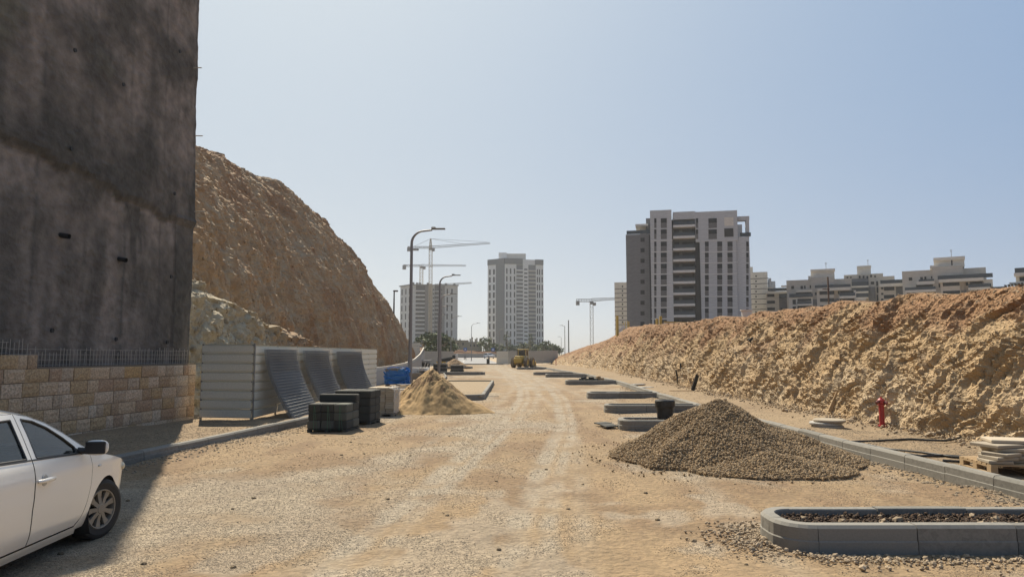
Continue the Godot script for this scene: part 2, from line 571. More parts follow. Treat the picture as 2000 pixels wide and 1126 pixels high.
func build_rock_cut() -> void:
	var ds := depths(5.0, 152.0, 0.055, 0.0048)
	var nf := 125
	var p := PackedVector3Array()
	var c := PackedColorArray()
	var lump := noise("cut_lump", 0.42, FastNoiseLite.TYPE_SIMPLEX_SMOOTH, 2)
	var rill := noise("cut_rill", 1.0, FastNoiseLite.TYPE_SIMPLEX_SMOOTH, 2)
	var cell := noise("cut_cell", 3.0, FastNoiseLite.TYPE_CELLULAR)
	cell.cellular_return_type = FastNoiseLite.RETURN_DISTANCE2_SUB
	var cell2 := noise("cut_cell_small", 6.5, FastNoiseLite.TYPE_CELLULAR)
	cell2.cellular_return_type = FastNoiseLite.RETURN_DISTANCE2_SUB
	var fbm := noise("cut_fbm", 1.1, FastNoiseLite.TYPE_SIMPLEX_SMOOTH, 5)
	var tone := noise("cut_tone", 0.5, FastNoiseLite.TYPE_SIMPLEX_SMOOTH, 4)
	var spots := []
	for d in ds:
		var x0 := lerps(d, TOE_R)
		var top := lerps(d, TOP_R) + 0.16 * noise("cut_top", 0.3, FastNoiseLite.TYPE_SIMPLEX_SMOOTH, 3).get_noise_1d(d)
		var lean := 2.0 * clampf(top / 3.5, 0.3, 1.0) + lerps(d, [[60.0, 0.0], [100.0, 3.0], [150.0, 3.0]])
		for i in nf:
			var t := i / (nf - 14.0)
			var q: Vector3
			var wall := 1.0
			if t <= 1.0:
				q = Vector3(x0 + lean * pow(t, 1.35), 0.12 + (top - 0.12) * (1.0 - pow(1.0 - t, 1.12)), -d)
				wall = smoothstep(0.0, 0.12, t)
			else:
				var k := (i - (nf - 14)) / 13.0
				q = Vector3(x0 + lean + 0.25 * k * 13.0 / 3.0 + 140.0 * pow(k, 5.0), top + 0.1 * sin(k * 5.0) - 0.35 * k, -d)
				wall = 1.0 - k * 0.9
			var bend := 0.5 * noise("cut_bend", 0.7, FastNoiseLite.TYPE_SIMPLEX_SMOOTH, 2).get_noise_2d(d, q.y)
			var u := d + 0.6 * q.y + bend
			var off := 0.17 * lump.get_noise_2d(u, q.y * 0.35) + 0.10 * rill.get_noise_2d(u * 1.8, q.y * 0.5 + 9.0) + 0.11 * rill.get_noise_2d(u * 4.2 + 31.0, q.y * 0.55) + 0.045 * rill.get_noise_2d(u * 9.0 + 77.0, q.y * 2.0) + 0.08 * fbm.get_noise_3d(q.x, q.y * 0.8, q.z + bend)
			off += 0.06 * (cell.get_noise_3d(q.x + bend, q.y * 0.9, q.z) + 0.75) * (0.5 + lump.get_noise_2d(d * 2.0 + 50.0, q.y * 2.0)) + 0.07 * (cell2.get_noise_3d(q.x, q.y * 0.7, q.z) + 0.8)
			off = off * wall * clampf(top / 2.5, 0.2, 1.0) * lerpf(1.0, 0.5, smoothstep(0.78, 1.0, t))
			q += Vector3(-0.86, 0.45, 0.0) * off
			p.append(q)
			var n := tone.get_noise_3d(q.x * 0.6, q.y, q.z * 0.6)
			var col := Vector3(0.45, 0.335, 0.198).lerp(Vector3(0.52, 0.435, 0.31), clampf(0.35 - t * 0.6 + n * 1.4, 0.0, 1.0))
			var red := smoothstep(0.52, 0.92, t + n * 0.55 + lerps(d, [[20.0, -0.1], [40.0, 0.05], [80.0, 0.25], [100.0, 0.35]]))
			col = col.lerp(Vector3(0.30, 0.175, 0.092), red * 0.95)
			col = col.lerp(Vector3(0.236, 0.179, 0.122), clampf((noise("cut_dark", 1.4, FastNoiseLite.TYPE_SIMPLEX_SMOOTH, 2).get_noise_3d(q.x, q.y, q.z) - 0.22) * 1.6, 0.0, 0.55))
			c.append(Color(col.x, col.y, col.z))
			if d < 60.0 and rng.randf() < 0.24 and t > 0.02 and t < 1.15:
				spots.append([q, t, d, col])
	struct("rock_cut", grid_mesh(nf, ds.size(), p, c), M.rock, "excavated rocky embankment, cream below and red brown along its top")
	var xs := []
	var cols := []
	for s in spots:
		var size := rng.randf_range(0.02, 0.06) * (1.0 if rng.randf() < 0.93 else 2.0)
		size *= lerps(s[2], [[10.0, 0.8], [60.0, 1.8]])
		xs.append(Transform3D(Basis.from_euler(Vector3(rng.randf() * 6.0, rng.randf() * 6.0, rng.randf() * 6.0)) * Basis.from_scale(Vector3(size * 1.35, size, size)), s[0]))
		var k := rng.randf_range(0.85, 1.3)
		var q: Vector3 = s[3]
		q = q.lerp(Vector3(0.418, 0.350, 0.251), rng.randf() * 0.7) * k
		cols.append(Color(q.x, q.y, q.z))
	for i in 2600:                                        # rubble along the toe
		var d := 9.0 * pow(7.0, rng.randf())
		var out := absf(rng.randfn(0.0, 0.45))
		var x := lerps(d, TOE_R) + 0.25 - out
		var size := rng.randf_range(0.025, 0.085) * (1.0 if rng.randf() < 0.95 else 2.3)
		xs.append(Transform3D(Basis.from_euler(Vector3(rng.randf() * 6.0, rng.randf() * 6.0, 0)) * Basis.from_scale(Vector3.ONE * size), Vector3(x, 0.2 + size * 0.15 + maxf(0.0, 0.12 - out * 0.3), -d)))
		var k := rng.randf_range(0.75, 1.15)
		cols.append(Color(0.50 * k, 0.40 * k, 0.28 * k))
	scatter("loose_rubble", "loose stones lying on and below the rocky embankment", stone_mesh(5, 0.75), M.stones, xs, cols)


func build_hill() -> void:
	var ds := depths(20.75, 79.5, 0.1, 0.0036)
	var n1 := 62
	var n2 := 12
	var n3 := 125
	var n4 := 16
	var nf := n1 + n2 + n3 + n4
	var p := PackedVector3Array()
	var c := PackedColorArray()
	var lump := noise("hill_lump", 0.16, FastNoiseLite.TYPE_SIMPLEX_SMOOTH, 3)
	var rough := noise("hill_rough", 0.9, FastNoiseLite.TYPE_SIMPLEX_SMOOTH, 3)
	var rill := noise("hill_rill", 1.0, FastNoiseLite.TYPE_SIMPLEX_SMOOTH, 2)
	var cell := noise("hill_cell", 1.1, FastNoiseLite.TYPE_CELLULAR)
	cell.cellular_return_type = FastNoiseLite.RETURN_DISTANCE2_SUB
	var cell2 := noise("hill_cell_small", 3.2, FastNoiseLite.TYPE_CELLULAR)
	cell2.cellular_return_type = FastNoiseLite.RETURN_DISTANCE2_SUB
	var tone := noise("hill_tone", 0.22, FastNoiseLite.TYPE_SIMPLEX_SMOOTH, 4)
	var spots := []
	for d in ds:
		var x0 := -9.7 - lerps(d, [[30.0, 0.0], [50.0, 0.2], [80.0, 1.0]])
		var bench := lerps(d, BENCH_L)
		bench += 0.35 * noise("bench", 0.35, FastNoiseLite.TYPE_SIMPLEX_SMOOTH, 2).get_noise_1d(d) * minf(bench, 1.0)
		var top := lerps(d, TOP_L) + 0.35 * noise("hill_top", 0.22, FastNoiseLite.TYPE_SIMPLEX_SMOOTH, 3).get_noise_1d(d)
		bench = minf(bench, maxf(top - 0.2, 0.0))
		var lean := lerps(d, [[30.0, 0.62], [42.0, 0.55], [55.0, 0.42]])
		for i in nf:
			var q: Vector3
			var w := 1.0
			var upper := 0.0
			var t := 0.0
			if i < n1:
				t = i / float(n1)
				q = Vector3(x0 - 0.28 * bench * pow(t, 1.1), bench * t, -d)
				w = smoothstep(0.0, 0.1, t)
			elif i < n1 + n2:
				t = (i - n1) / float(n2)
				var wide := 1.5 * clampf(bench / 2.0, 0.0, 1.0)
				q = Vector3(x0 - 0.28 * bench - wide * t, bench + 0.5 * t * clampf(bench / 2.0, 0.0, 1.0), -d)
				upper = t * 0.3
				w = 0.6
			elif i < n1 + n2 + n3:
				t = (i - n1 - n2) / float(n3)
				var wide := 1.5 * clampf(bench / 2.0, 0.0, 1.0)
				var y0 := bench + 0.5 * clampf(bench / 2.0, 0.0, 1.0)
				var y1 := maxf(top, y0)
				q = Vector3(x0 - 0.28 * bench - wide - lean * (y1 - y0) * pow(t, 1.5), y0 + (y1 - y0) * (1.0 - pow(1.0 - t, 1.15)), -d)
				upper = 1.0
				w = 1.0
			else:
				t = (i - n1 - n2 - n3) / float(n4 - 1)
				var wide := 1.5 * clampf(bench / 2.0, 0.0, 1.0)
				q = Vector3(x0 - 0.28 * bench - wide - lean * maxf(top - bench, 0.0) - 0.8 * t - 60.0 * pow(t, 4.0), top + 0.25 * sin(t * 2.5) - 4.0 * pow(t, 3.0), -d)
				upper = 1.0
				w = 1.0 - t
			var low := 1.0 - upper
			var off := 0.5 * lump.get_noise_3d(q.x, q.y, q.z) + 0.13 * rough.get_noise_3d(q.x, q.y, q.z)
			off += 0.15 * rill.get_noise_2d(d * 2.8 + 0.35 * q.y, q.y * 0.22) * (0.5 + upper)
			off += (0.85 * low + 0.15) * 0.5 * (cell.get_noise_3d(q.x, q.y * 1.2, q.z) + 0.7) + 0.15 * (cell2.get_noise_3d(q.x, q.y, q.z) + 0.8)
			off *= w * clampf(top / 4.0, 0.1, 1.0)
			q += Vector3(0.9, 0.35, 0.0) * off
			p.append(q)
			var n := tone.get_noise_3d(q.x, q.y * 0.7, q.z)
			var n2d := noise("hill_mid", 1.0, FastNoiseLite.TYPE_SIMPLEX_SMOOTH, 3).get_noise_3d(q.x, q.y, q.z)
			var col := Vector3(0.36, 0.245, 0.145).lerp(Vector3(0.47, 0.35, 0.21), clampf(0.45 + n * 2.0, 0.0, 1.0))
			col = col.lerp(Vector3(0.30, 0.175, 0.098), clampf(n * 2.2 + 0.1, 0.0, 0.8) * upper)
			col = col.lerp(Vector3(0.365, 0.304, 0.217), clampf(n2d * 1.8 - n - 0.15, 0.0, 0.7))
			var talus := smoothstep(27.0, 36.0, d + n2d * 5.0 + (bench - q.y) * 0.6)
			var grey := Vector3(0.380, 0.338, 0.251) * (1.0 + 0.35 * n2d)
			col = col.lerp(grey, (1.0 - talus) * low)
			col = col.lerp(Vector3(0.266, 0.171, 0.099), talus * low * smoothstep(50.0, 44.0, d) * 0.8)
			if upper > 0.5 and i >= n1 + n2 + n3:
				col = col.lerp(Vector3(0.251, 0.198, 0.129), 0.6)
			col *= 1.22
			c.append(Color(col.x, col.y, col.z))
			if d > 22.0 and rng.randf() < 0.07 and i < nf - 12 and q.y > 0.6:
				spots.append([q, col, d, low])
	struct("hillside", grid_mesh(nf, ds.size(), p, c), M.hill_rock, "high brown excavated hillside with a paler rock bench at its foot")
	var xs := []
	var cols := []
	for s in spots:
		var size: float = rng.randf_range(0.04, 0.11) * (1.0 if rng.randf() < 0.92 else 2.0) * (1.0 + 0.6 * s[3])
		xs.append(Transform3D(Basis.from_euler(Vector3(rng.randf() * 6.0, rng.randf() * 6.0, rng.randf() * 6.0)) * Basis.from_scale(Vector3(size, size, size * 1.3)), s[0]))
		var q: Vector3 = (s[1] as Vector3).lerp(Vector3(0.380, 0.319, 0.228), rng.randf() * 0.6) * rng.randf_range(0.85, 1.25)
		cols.append(Color(q.x, q.y, q.z))
	scatter("hillside_stones", "stones sticking out of the brown hillside", stone_mesh(9, 0.8), M.stones, xs, cols)


func build_pebbles() -> void:
	var xs := []
	var cols := []
	for i in 430000:
		var d := 1.0 / lerpf(1.0 / 3.6, 1.0 / 34.0, pow(rng.randf(), 0.6))
		var x := rng.randf_range(-0.86, 0.86) * d
		var lo := lerps(d, KERB_L)
		var hi := lerps(d, KERB_R)
		var y := 0.0
		var col: Color
		if x < lo or x > hi:
			if x < -9.2 or x > lerps(d, TOE_R):
				continue
			y = 0.185 if x > hi else 0.13
			y += 0.035 * noise("road_a", 0.25).get_noise_2d(x, d + 40.0) + 0.02 * noise("road_c", 0.8).get_noise_2d(x, d)
			if minf(absf(x - lo), absf(x - hi)) < 0.22:
				continue
			col = Color(0.36, 0.285, 0.19)
		else:
			y = road_h(x, d)
			col = road_color(x, d)
		var heap := noise("tone_c", 0.9).get_noise_2d(x, d) + noise("tone_a", 0.16).get_noise_2d(x, d * 0.6)
		if rng.randf() > 0.55 + heap * 1.2:
			continue
		var size := rng.randf_range(0.008, 0.022) * (1.0 if rng.randf() < 0.97 else 1.8) * clampf(d / 9.0, 1.0, 1.9)
		var g := rng.randf_range(0.66, 1.22)
		var q := Vector3(col.r, col.g, col.b).lerp(Vector3(0.395, 0.361, 0.304), rng.randf() * 0.45) * g
		xs.append(Transform3D(Basis.from_euler(Vector3(rng.randf_range(-0.5, 0.5), rng.randf() * 6.3, rng.randf_range(-0.5, 0.5))) * Basis.from_scale(Vector3.ONE * size), Vector3(x, y - size * 0.04, -d)))
		cols.append(Color(q.x, q.y, q.z))
	for i in 70:                                          # a few larger stones
		var d := 5.5 * pow(5.0, rng.randf())
		var x := rng.randf_range(-0.75, 0.55) * d
		if x < lerps(d, KERB_L) or x > lerps(d, KERB_R):
			continue
		var size := rng.randf_range(0.035, 0.085)
		xs.append(Transform3D(Basis.from_euler(Vector3(0, rng.randf() * 6.3, 0)) * Basis.from_scale(Vector3.ONE * size), Vector3(x, road_h(x, d) + size * 0.1, -d)))
		var k := rng.randf_range(0.5, 1.1)
		cols.append(Color(0.38 * k, 0.30 * k, 0.2 * k))
	scatter("loose_gravel", "loose gravel strewn over the roadbed and footways", stone_mesh(3, 0.55), M.pebbles, xs, cols)


# ================================================================ retaining wall, site fence, stacks and piles beside the road
func face_x(d: float) -> float:                          # the stone facing of the retaining wall, along the road
	return -9.3 - 0.16 * (20.15 - d)


func kerb_stone(a: Vector3, b: Vector3, wide: float, high: float, deep := 0.12) -> ArrayMesh:   # from a to b along its road side, chamfered on top; a and b lie on the ground
	var t := (b - a)
	var along := t.normalized()
	var out := Vector3.UP.cross(along).normalized()
	var prof := [Vector2(-0.01, -deep), Vector2(-0.01, high * 0.42), Vector2(0.0, high * 0.46), Vector2(0, high - 0.035), Vector2(0.03, high), Vector2(wide - 0.012, high), Vector2(wide, high - 0.012), Vector2(wide, -deep)]
	var m := MB.new()
	var e := along * 0.004
	var p0 := PackedVector3Array()
	var p1 := PackedVector3Array()
	for q in prof:
		p0.append(a + e + out * q.x + Vector3.UP * q.y)
		p1.append(b - e + out * q.x + Vector3.UP * q.y)
	var mid := (a + b) / 2.0 + out * wide / 2.0 + Vector3.UP * (high - deep) / 2.0
	for i in prof.size() - 1:
		m.face(PackedVector3Array([p0[i], p0[i + 1], p1[i + 1], p1[i]]), mid)
	m.face(p0, mid)
	m.face(p1, mid)
	return m.mesh()


func kerb_run(called: String, label: String, line: Array, from: float, to: float, side: float, high: float) -> void:
	var k := struct(called, kerb_core(line, from, to, side, high - 0.05), M.kerb_dark, label)
	var d := from
	var i := 0
	var looks := [M.kerb, M.kerb_pale, M.kerb, M.kerb_dark]
	while d < to:
		var n := minf(d + (1.0 if d < 60.0 else 2.0), to)
		var a := Vector3(lerps(d, line), 0, -d)
		var b := Vector3(lerps(n, line), 0, -n)
		a.y = rng.randf_range(-0.008, 0.008)
		b.y = a.y + rng.randf_range(-0.006, 0.006)
		part(k, "kerbstone", kerb_stone(a, b, 0.16, high) if side < 0 else kerb_stone(b, a, 0.16, high), looks[(i * 7 + i / 3) % 4])
		d = n
		i += 1


func kerb_core(line: Array, from: float, to: float, side: float, high: float) -> ArrayMesh:      # concrete bedding under and behind the kerbstones
	var m := MB.new()
	var d := from
	while d < to:
		var n := minf(d + 2.0, to)
		m.bar(Vector3(lerps(d, line) + side * 0.12, high - 0.13, -d), Vector3(lerps(n, line) + side * 0.12, high - 0.13, -n), 0.16)
		d = n
	return m.mesh()


func build_left_side() -> void:
	build_retaining_wall()
	build_stone_facing()
	kerb_run("kerb_left", "grey concrete kerb below the stone faced wall", KERB_L, 5.0, 100.0, -1.0, 0.19)
	build_site_fence()
	build_stacks()
	build_sand()
	build_far_left()


func build_retaining_wall() -> void:
	var root := thing("retaining_wall", "tall dark stained sprayed concrete retaining wall rising out of view", "retaining wall", Vector3(-9.65, 0, -20.3))
	var o := root.position
	var p := PackedVector3Array()
	var c := PackedColorArray()
	var nu := 250
	var nv := 165
	var soft := noise("wall_soft", 0.35, FastNoiseLite.TYPE_SIMPLEX_SMOOTH, 4)
	var streak := noise("wall_streak", 1.0, FastNoiseLite.TYPE_SIMPLEX_SMOOTH, 3)
	var fine := noise("wall_fine", 2.5, FastNoiseLite.TYPE_SIMPLEX_SMOOTH, 3)
	var rag := noise("wall_rag", 0.9, FastNoiseLite.TYPE_SIMPLEX_SMOOTH, 3)
	for j in nv:
		var y := 17.6 * pow(j / (nv - 1.0), 1.08) - 0.2
		for i in nu:
			var d := 20.35 - 28.0 * pow(i / (nu - 1.0), 1.5)
			var seam := 5.75 + (19.4 - d) * 0.13 + 0.22 * rag.get_noise_1d(d * 1.1)
			var n := soft.get_noise_2d(d, y)
			var s := streak.get_noise_2d(d * 1.3, y * 0.13)
			var f := fine.get_noise_2d(d, y)
			var x := face_x(d) - 0.36 - 0.012 * y + 0.05 * n + 0.02 * f
			var lip := clampf((y - seam) / 0.18, 0.0, 1.0)
			x += 0.10 * lip * exp(-maxf(y - seam, 0.0) / 2.5)
			if i == 0:
				x -= 0.04 + 0.03 * f
			var edge_strip := d > 19.55 + 0.03 * f and y < 6.0
			if edge_strip:
				x += 0.05
			p.append(Vector3(x, y, -d - (0.03 * f if i == 0 else 0.0)) - o)
			# stains: dark wet bands above the joint, vertical runs, bare pinkish patches
			var col := Vector3(0.295, 0.252, 0.218)
			var dark := clampf((0.42 if y > seam else 0.26) + 1.7 * n + 0.45 * s + 0.5 * rag.get_noise_2d(d * 0.8, y * 0.8), 0.0, 1.0) * 0.85
			if y > seam - 0.1:
				dark = maxf(dark, clampf(1.3 - (y - seam) / 2.3 + 0.5 * s + 0.9 * n, 0.0, 0.95) * smoothstep(-0.1, 0.05, y - seam))
			else:
				dark = maxf(dark * 0.9, clampf(0.75 - (d - 14.0) * 0.16 + s, 0.0, 0.75) * smoothstep(5.9, 4.8, y))
				dark = maxf(dark, clampf((1.2 + streak.get_noise_2d(d * 2.0, y * 0.4) * 2.0) * exp(-pow((d - 17.9 - 0.1 * rag.get_noise_1d(y)) / 0.4, 2.0)) * smoothstep(2.6, 4.6, y), 0.0, 0.85))
			if edge_strip:
				dark = maxf(dark, 0.82 + 0.5 * n)
			dark = clampf(dark + 0.18 * f, 0.0, 0.97)
			col = col.lerp(Vector3(0.092, 0.086, 0.075), dark)
			col = col.lerp(Vector3(0.25, 0.235, 0.17), clampf((n - 0.1) * 0.9 + (14.5 - d) * 0.12, 0.0, 0.5) * smoothstep(5.0, 9.0, y))
			var panel := fposmod(d + 0.05 * rag.get_noise_1d(y + 30.0), 1.35)
			if panel < 0.07:
				col = col.lerp(Vector3(0.11, 0.105, 0.095), 0.55 + 0.5 * s)
			col *= 1.0 + 0.22 * f
			c.append(Color(col.x, col.y, col.z))
	part(root, "sprayed_face", grid_mesh(nu, nv, p, c), M.shotcrete)
	var m := MB.new()                                   # the body of the wall behind the sprayed face
	var ends := []
	for k in [[20.33, 0.10], [20.36, 1.6], [-7.8, 1.6], [-7.8, 0.10]]:
		ends.append([Vector3(face_x(k[0]) - 0.42 - k[1], -0.2, -k[0]) - o, Vector3(face_x(k[0]) - 0.42 - 0.2 - k[1], 17.2, -k[0]) - o])
	var mid: Vector3 = (ends[0][0] + ends[2][1]) / 2.0
	for k in 4:
		m.face(PackedVector3Array([ends[k][0], ends[k][1], ends[(k + 1) % 4][1], ends[(k + 1) % 4][0]]), mid)
	m.face(PackedVector3Array([ends[0][1], ends[1][1], ends[2][1], ends[3][1]]), mid)
	part(root, "wall_body", m.mesh(), mat(lin(0.22, 0.2, 0.18), 0.95, M.grain, 1.0, M.grain, 0.5))
	for q in [[128, 462, 1], [240, 508, 1], [145, 98, 0], [350, 100, 0], [240, 165, 0], [138, 290, 0], [100, 645, 0], [225, 662, 0], [333, 540, 0], [325, 668, 0], [340, 378, 0], [388, 132, 2], [390, 265, 2], [394, 413, 2]]:
		var r := ray(q[0], q[1])
		var d := (9.3 + 0.36 + 0.16 * 20.15 - 0.06) / (0.16 - r.x)
		d = minf(d, 20.3)
		var at_wall := EYE + r * d
		var b := MB.new()
		if q[2] == 1:
			b.tube([Vector3(-0.2, 0.05, 0), Vector3(0.09, 0, 0.02)], [0.06], 12, false)
			b.tube([Vector3(-0.2, 0.05, 0), Vector3(0.085, 0, 0.02)], [0.05], 12, false)
			part(root, "drain_pipe", b.mesh(), M.black, at_wall - o)
		elif q[2] == 0:
			b.lathe([Vector2(0.0, 0.02), Vector2(0.042, 0.02), Vector2(0.05, 0.03), Vector2(0.055, 0.0)], 12, Transform3D(Basis(Vector3(0, -1, 0), Vector3(1, 0, 0), Vector3(0, 0, 1)), Vector3.ZERO))
			part(root, "weep_pipe", b.mesh(), M.black, at_wall - o)
		else:
			b.tube([Vector3(-0.3, 0.0, 0), Vector3(0.07, 0.01, -0.03)], [0.016], 6)
			part(root, "rebar_end", b.mesh(), M.rebar, at_wall - o)


func facing_stone(s: int, long: float, high: float) -> ArrayMesh:   # split stone block, rough front towards +z, laid along x
	var r := RandomNumberGenerator.new()
	r.seed = s
	var m := MB.new()
	var nx := 6
	var ny := 4
	var q := []
	for j in ny + 1:
		for i in nx + 1:
			var e := 0.0 if i == 0 or j == 0 or i == nx or j == ny else r.randf_range(0.006, 0.024)
			var p := Vector3((i / float(nx) - 0.5) * long, (j / float(ny) - 0.5) * high, 0.0 + e)
			if e > 0.0:
				p += Vector3(r.randf_range(-0.01, 0.01), r.randf_range(-0.008, 0.008), 0)
			q.append(p)
	for j in ny:
		for i in nx:
			var a := j * (nx + 1) + i
			m.quad(q[a], q[a + 1], q[a + nx + 2], q[a + nx + 1])
	var h := Vector3(long, high, 0.2) / 2.0
	for f in [[Vector3(-1, -1, 0), Vector3(1, -1, 0)], [Vector3(1, -1, 0), Vector3(1, 1, 0)], [Vector3(1, 1, 0), Vector3(-1, 1, 0)], [Vector3(-1, 1, 0), Vector3(-1, -1, 0)]]:
		var a: Vector3 = f[0] * h
		var b: Vector3 = f[1] * h
		m.face(PackedVector3Array([a, b, b - Vector3(0, 0, 0.2), a - Vector3(0, 0, 0.2)]), Vector3(0, 0, -0.1))
	return m.mesh()


func build_stone_facing() -> void:
	var blotch := tex(512, [[FastNoiseLite.TYPE_SIMPLEX_SMOOTH, 0.022, 0.75, 5], [FastNoiseLite.TYPE_SIMPLEX_SMOOTH, 0.12, 0.35, 2]], 0.42, 1.2, 1.2)
	var looks := []
	for k in [[0.64, 0.475, 0.315], [0.68, 0.52, 0.37], [0.58, 0.385, 0.185], [0.56, 0.395, 0.225], [0.50, 0.34, 0.22], [0.68, 0.55, 0.41], [0.55, 0.42, 0.295], [0.50, 0.35, 0.22]]:
		looks.append(mat(lin(k[0], k[1], k[2]), 0.85, blotch, 1.3, M.rocky_h, 1.2))
	var start := 20.15
	var root := thing("stone_facing_wall", "low wall of squared multicoloured limestone blocks in front of the concrete", "stone wall", Vector3(face_x(start), 0, -start), atan2(-0.16, 1.0) + PI / 2.0)
	# local x runs along the wall towards the camera side (-x) and z looks at the road
	var lens := [0.24, 0.34, 0.42, 0.5, 0.62]
	var shapes := []
	for l in 5:
		for k in 3:
			shapes.append(facing_stone(l * 10 + k, lens[l] - 0.012, 0.285))
	var core := MB.new()
	core.box(Vector3(-6.0, 0.83, -0.13), Vector3(12.0, 1.76, 0.20))
	core.box(Vector3(-8.75, 1.80, -0.13), Vector3(6.5, 0.30, 0.20))
	part(root, "mortar_core", core.mesh(), mat(lin(0.20, 0.165, 0.125), 1.0, M.grain, 1.0))
	for row in 7:
		var x := 0.0
		var end := -12.0
		if row == 6:
			x = -5.55
		var prev := -1
		while x > end:
			var l := rng.randi_range(0, 4)
			if row % 2 == 1 and x > -0.01:
				l = 1
			var kind: int = [0, 0, 1, 1, 2, 3, 3, 4, 5, 6, 6, 7, 7][rng.randi_range(0, 12)]
			if kind == prev:
				kind = (kind + 3) % 8
			prev = kind
			var s: MeshInstance3D = part(root, "stone", shapes[l * 3 + rng.randi_range(0, 2)], looks[kind], Vector3(x - lens[l] / 2.0, -0.10 + row * 0.297 + 0.145 + rng.randf_range(-0.004, 0.004), rng.randf_range(-0.006, 0.008)))
			if rng.randf() < 0.5:
				s.basis = Basis(Vector3(0, 0, 1), PI)
			x -= lens[l]
	for row in 6:                                          # the return at the free end of the wall
		part(root, "stone", shapes[rng.randi_range(0, 2)], looks[[0, 1, 3, 0, 6, 1][row]], Vector3(0.012, -0.10 + row * 0.297 + 0.145, -0.13), Basis(Vector3.UP, PI / 2.0))
	var w := MB.new()
	for i in 118:
		var x := -0.05 - i * 0.1
		var y := 2.10 if x > -5.5 else 2.27
		var lean := rng.randf_range(-0.02, 0.02)
		w.bar(Vector3(x, 1.2, -0.29), Vector3(x + lean, y + rng.randf_range(-0.08, 0.06), -0.29 + rng.randf_range(-0.01, 0.03)), 0.010)
	for k in 6:
		w.bar(Vector3(0.0, 1.5 + k * 0.115, -0.282), Vector3(-6.0, 1.5 + k * 0.115 + 0.02, -0.275), 0.007)
		w.bar(Vector3(-6.0, 1.52 + k * 0.115 + 0.14, -0.282), Vector3(-11.8, 1.52 + k * 0.115 + 0.14, -0.275), 0.007)
	var o := solo("reinforcement_mesh", "thin steel reinforcement mesh standing up behind the limestone blocks", "steel mesh", w.mesh(), M.rebar, root.position, root.basis)
	o.rotation = root.rotation


func fence_slat(long: float, high: float) -> ArrayMesh:     # profiled sheet strip along x, ribs towards +z
	var prof := [Vector2(0.0, 0.0), Vector2(0.0, high * 0.10), Vector2(0.012, high * 0.13), Vector2(0.012, high * 0.80), Vector2(-0.035, high * 0.85), Vector2(-0.035, high * 0.95), Vector2(0.0, high * 0.985)]
	var m := MB.new()
	for i in prof.size() - 1:
		var a: Vector2 = prof[i]
		var b: Vector2 = prof[i + 1]
		m.quad(Vector3(0, a.y, a.x), Vector3(long, a.y, a.x), Vector3(long, b.y, b.x), Vector3(0, b.y, b.x))
		m.quad(Vector3(long, a.y, a.x - 0.003), Vector3(0, a.y, a.x - 0.003), Vector3(0, b.y, b.x - 0.003), Vector3(long, b.y, b.x - 0.003))
	return m.mesh()


func fence_line(called: String, label: String, a: Vector3, b: Vector3, high: float, rows: int, look: Material, step := 2.0) -> Node3D:
	var t := b - a
	t.y = 0.0
	var root := thing(called, label, "fence", a, atan2(-t.z, t.x))
	var n := maxi(1, roundi(t.length() / step))
	var long := t.length() / n
	var slat := fence_slat(long - 0.012, high / rows)
	var post := MB.new()
	post.box(Vector3(0, high / 2.0, 0), Vector3(0.05, high + 0.16, 0.05))
	var post_mesh := post.mesh()
	for i in n:
		var y := 0.06 + (b.y - a.y) * i / n
		for k in rows:
			part(root, "slat", slat, look, Vector3(i * long + 0.006, y + k * high / rows, rng.randf_range(-0.004, 0.004)))
	for i in n + 1:
		part(root, "post", post_mesh, M.post, Vector3(i * long, (b.y - a.y) * i / n, -0.05))
	return root


func wire_sheet(long: float, foot: float, high: float, sag: float) -> ArrayMesh:   # welded mesh leaning from z = foot on the ground to z = 0 at the top
	var m := MB.new()
	var q := []
	for i in 7:
		var t := i / 6.0
		q.append(Vector3(0, high * t, foot * pow(1.0 - t, 1.0 + sag)))
	var nx := int(long / 0.085)
	for i in nx + 1:
		var x := long * i / nx
		for k in 6:
			m.bar(q[k] + Vector3(x + 0.12 * k / 6.0, 0, 0), q[k + 1] + Vector3(x + 0.12 * (k + 1) / 6.0, 0, 0), 0.008)
	var ny := 24
	for j in ny + 1:
		var t := j / float(ny) * 6.0
		var k := mini(int(t), 5)
		var p: Vector3 = (q[k] as Vector3).lerp(q[k + 1], t - k) + Vector3(0.12 * t / 6.0, 0, 0.006)
		m.bar(p, p + Vector3(long, 0, 0), 0.008)
	return m.mesh()


func build_site_fence() -> void:
	var c := gnd(490, 821, 0.13)
	c = Vector3(c.x, 0.13, c.z)
	var w := gnd(389, 819, 0.13)
	fence_line("site_fence", "cream profiled sheet fence section standing square across the footway", w, c, 2.08, 8, M.fence, 1.7)
	fence_line("site_fence", "long cream sheet fence along the footway behind the wire mesh", c + Vector3(0.02, 0, -0.06), Vector3(-7.42, 0.13, -37.5), 2.05, 8, M.fence, 2.07)
	var names := ["first stack beside the fence corner", "second stack along the cream fence", "third stack, farthest from the fence corner"]
	var from := [19.75, 23.4, 27.9]
	var long := [2.6, 2.9, 4.1]
	var foot := [0.85, 0.8, 0.75]
	for s in 3:
		var sheet := wire_sheet(long[s], foot[s], 1.98 - s * 0.02, [0.6, 0.6, 0.7][s])
		for k in 6:
			solo("wire_mesh_sheet", "sagging grey welded wire sheet leaning in the " + names[s], "wire mesh", sheet, M.wire, Vector3(-7.20 + k * 0.028, 0.14, -from[s] + rng.randf_range(-0.06, 0.06)), Basis(Vector3(0, 0, -1), Vector3(0, 1, 0), Vector3(1, 0, 0)), "wire mesh sheets leaning on the " + ["first", "second", "third"][s] + " stack")


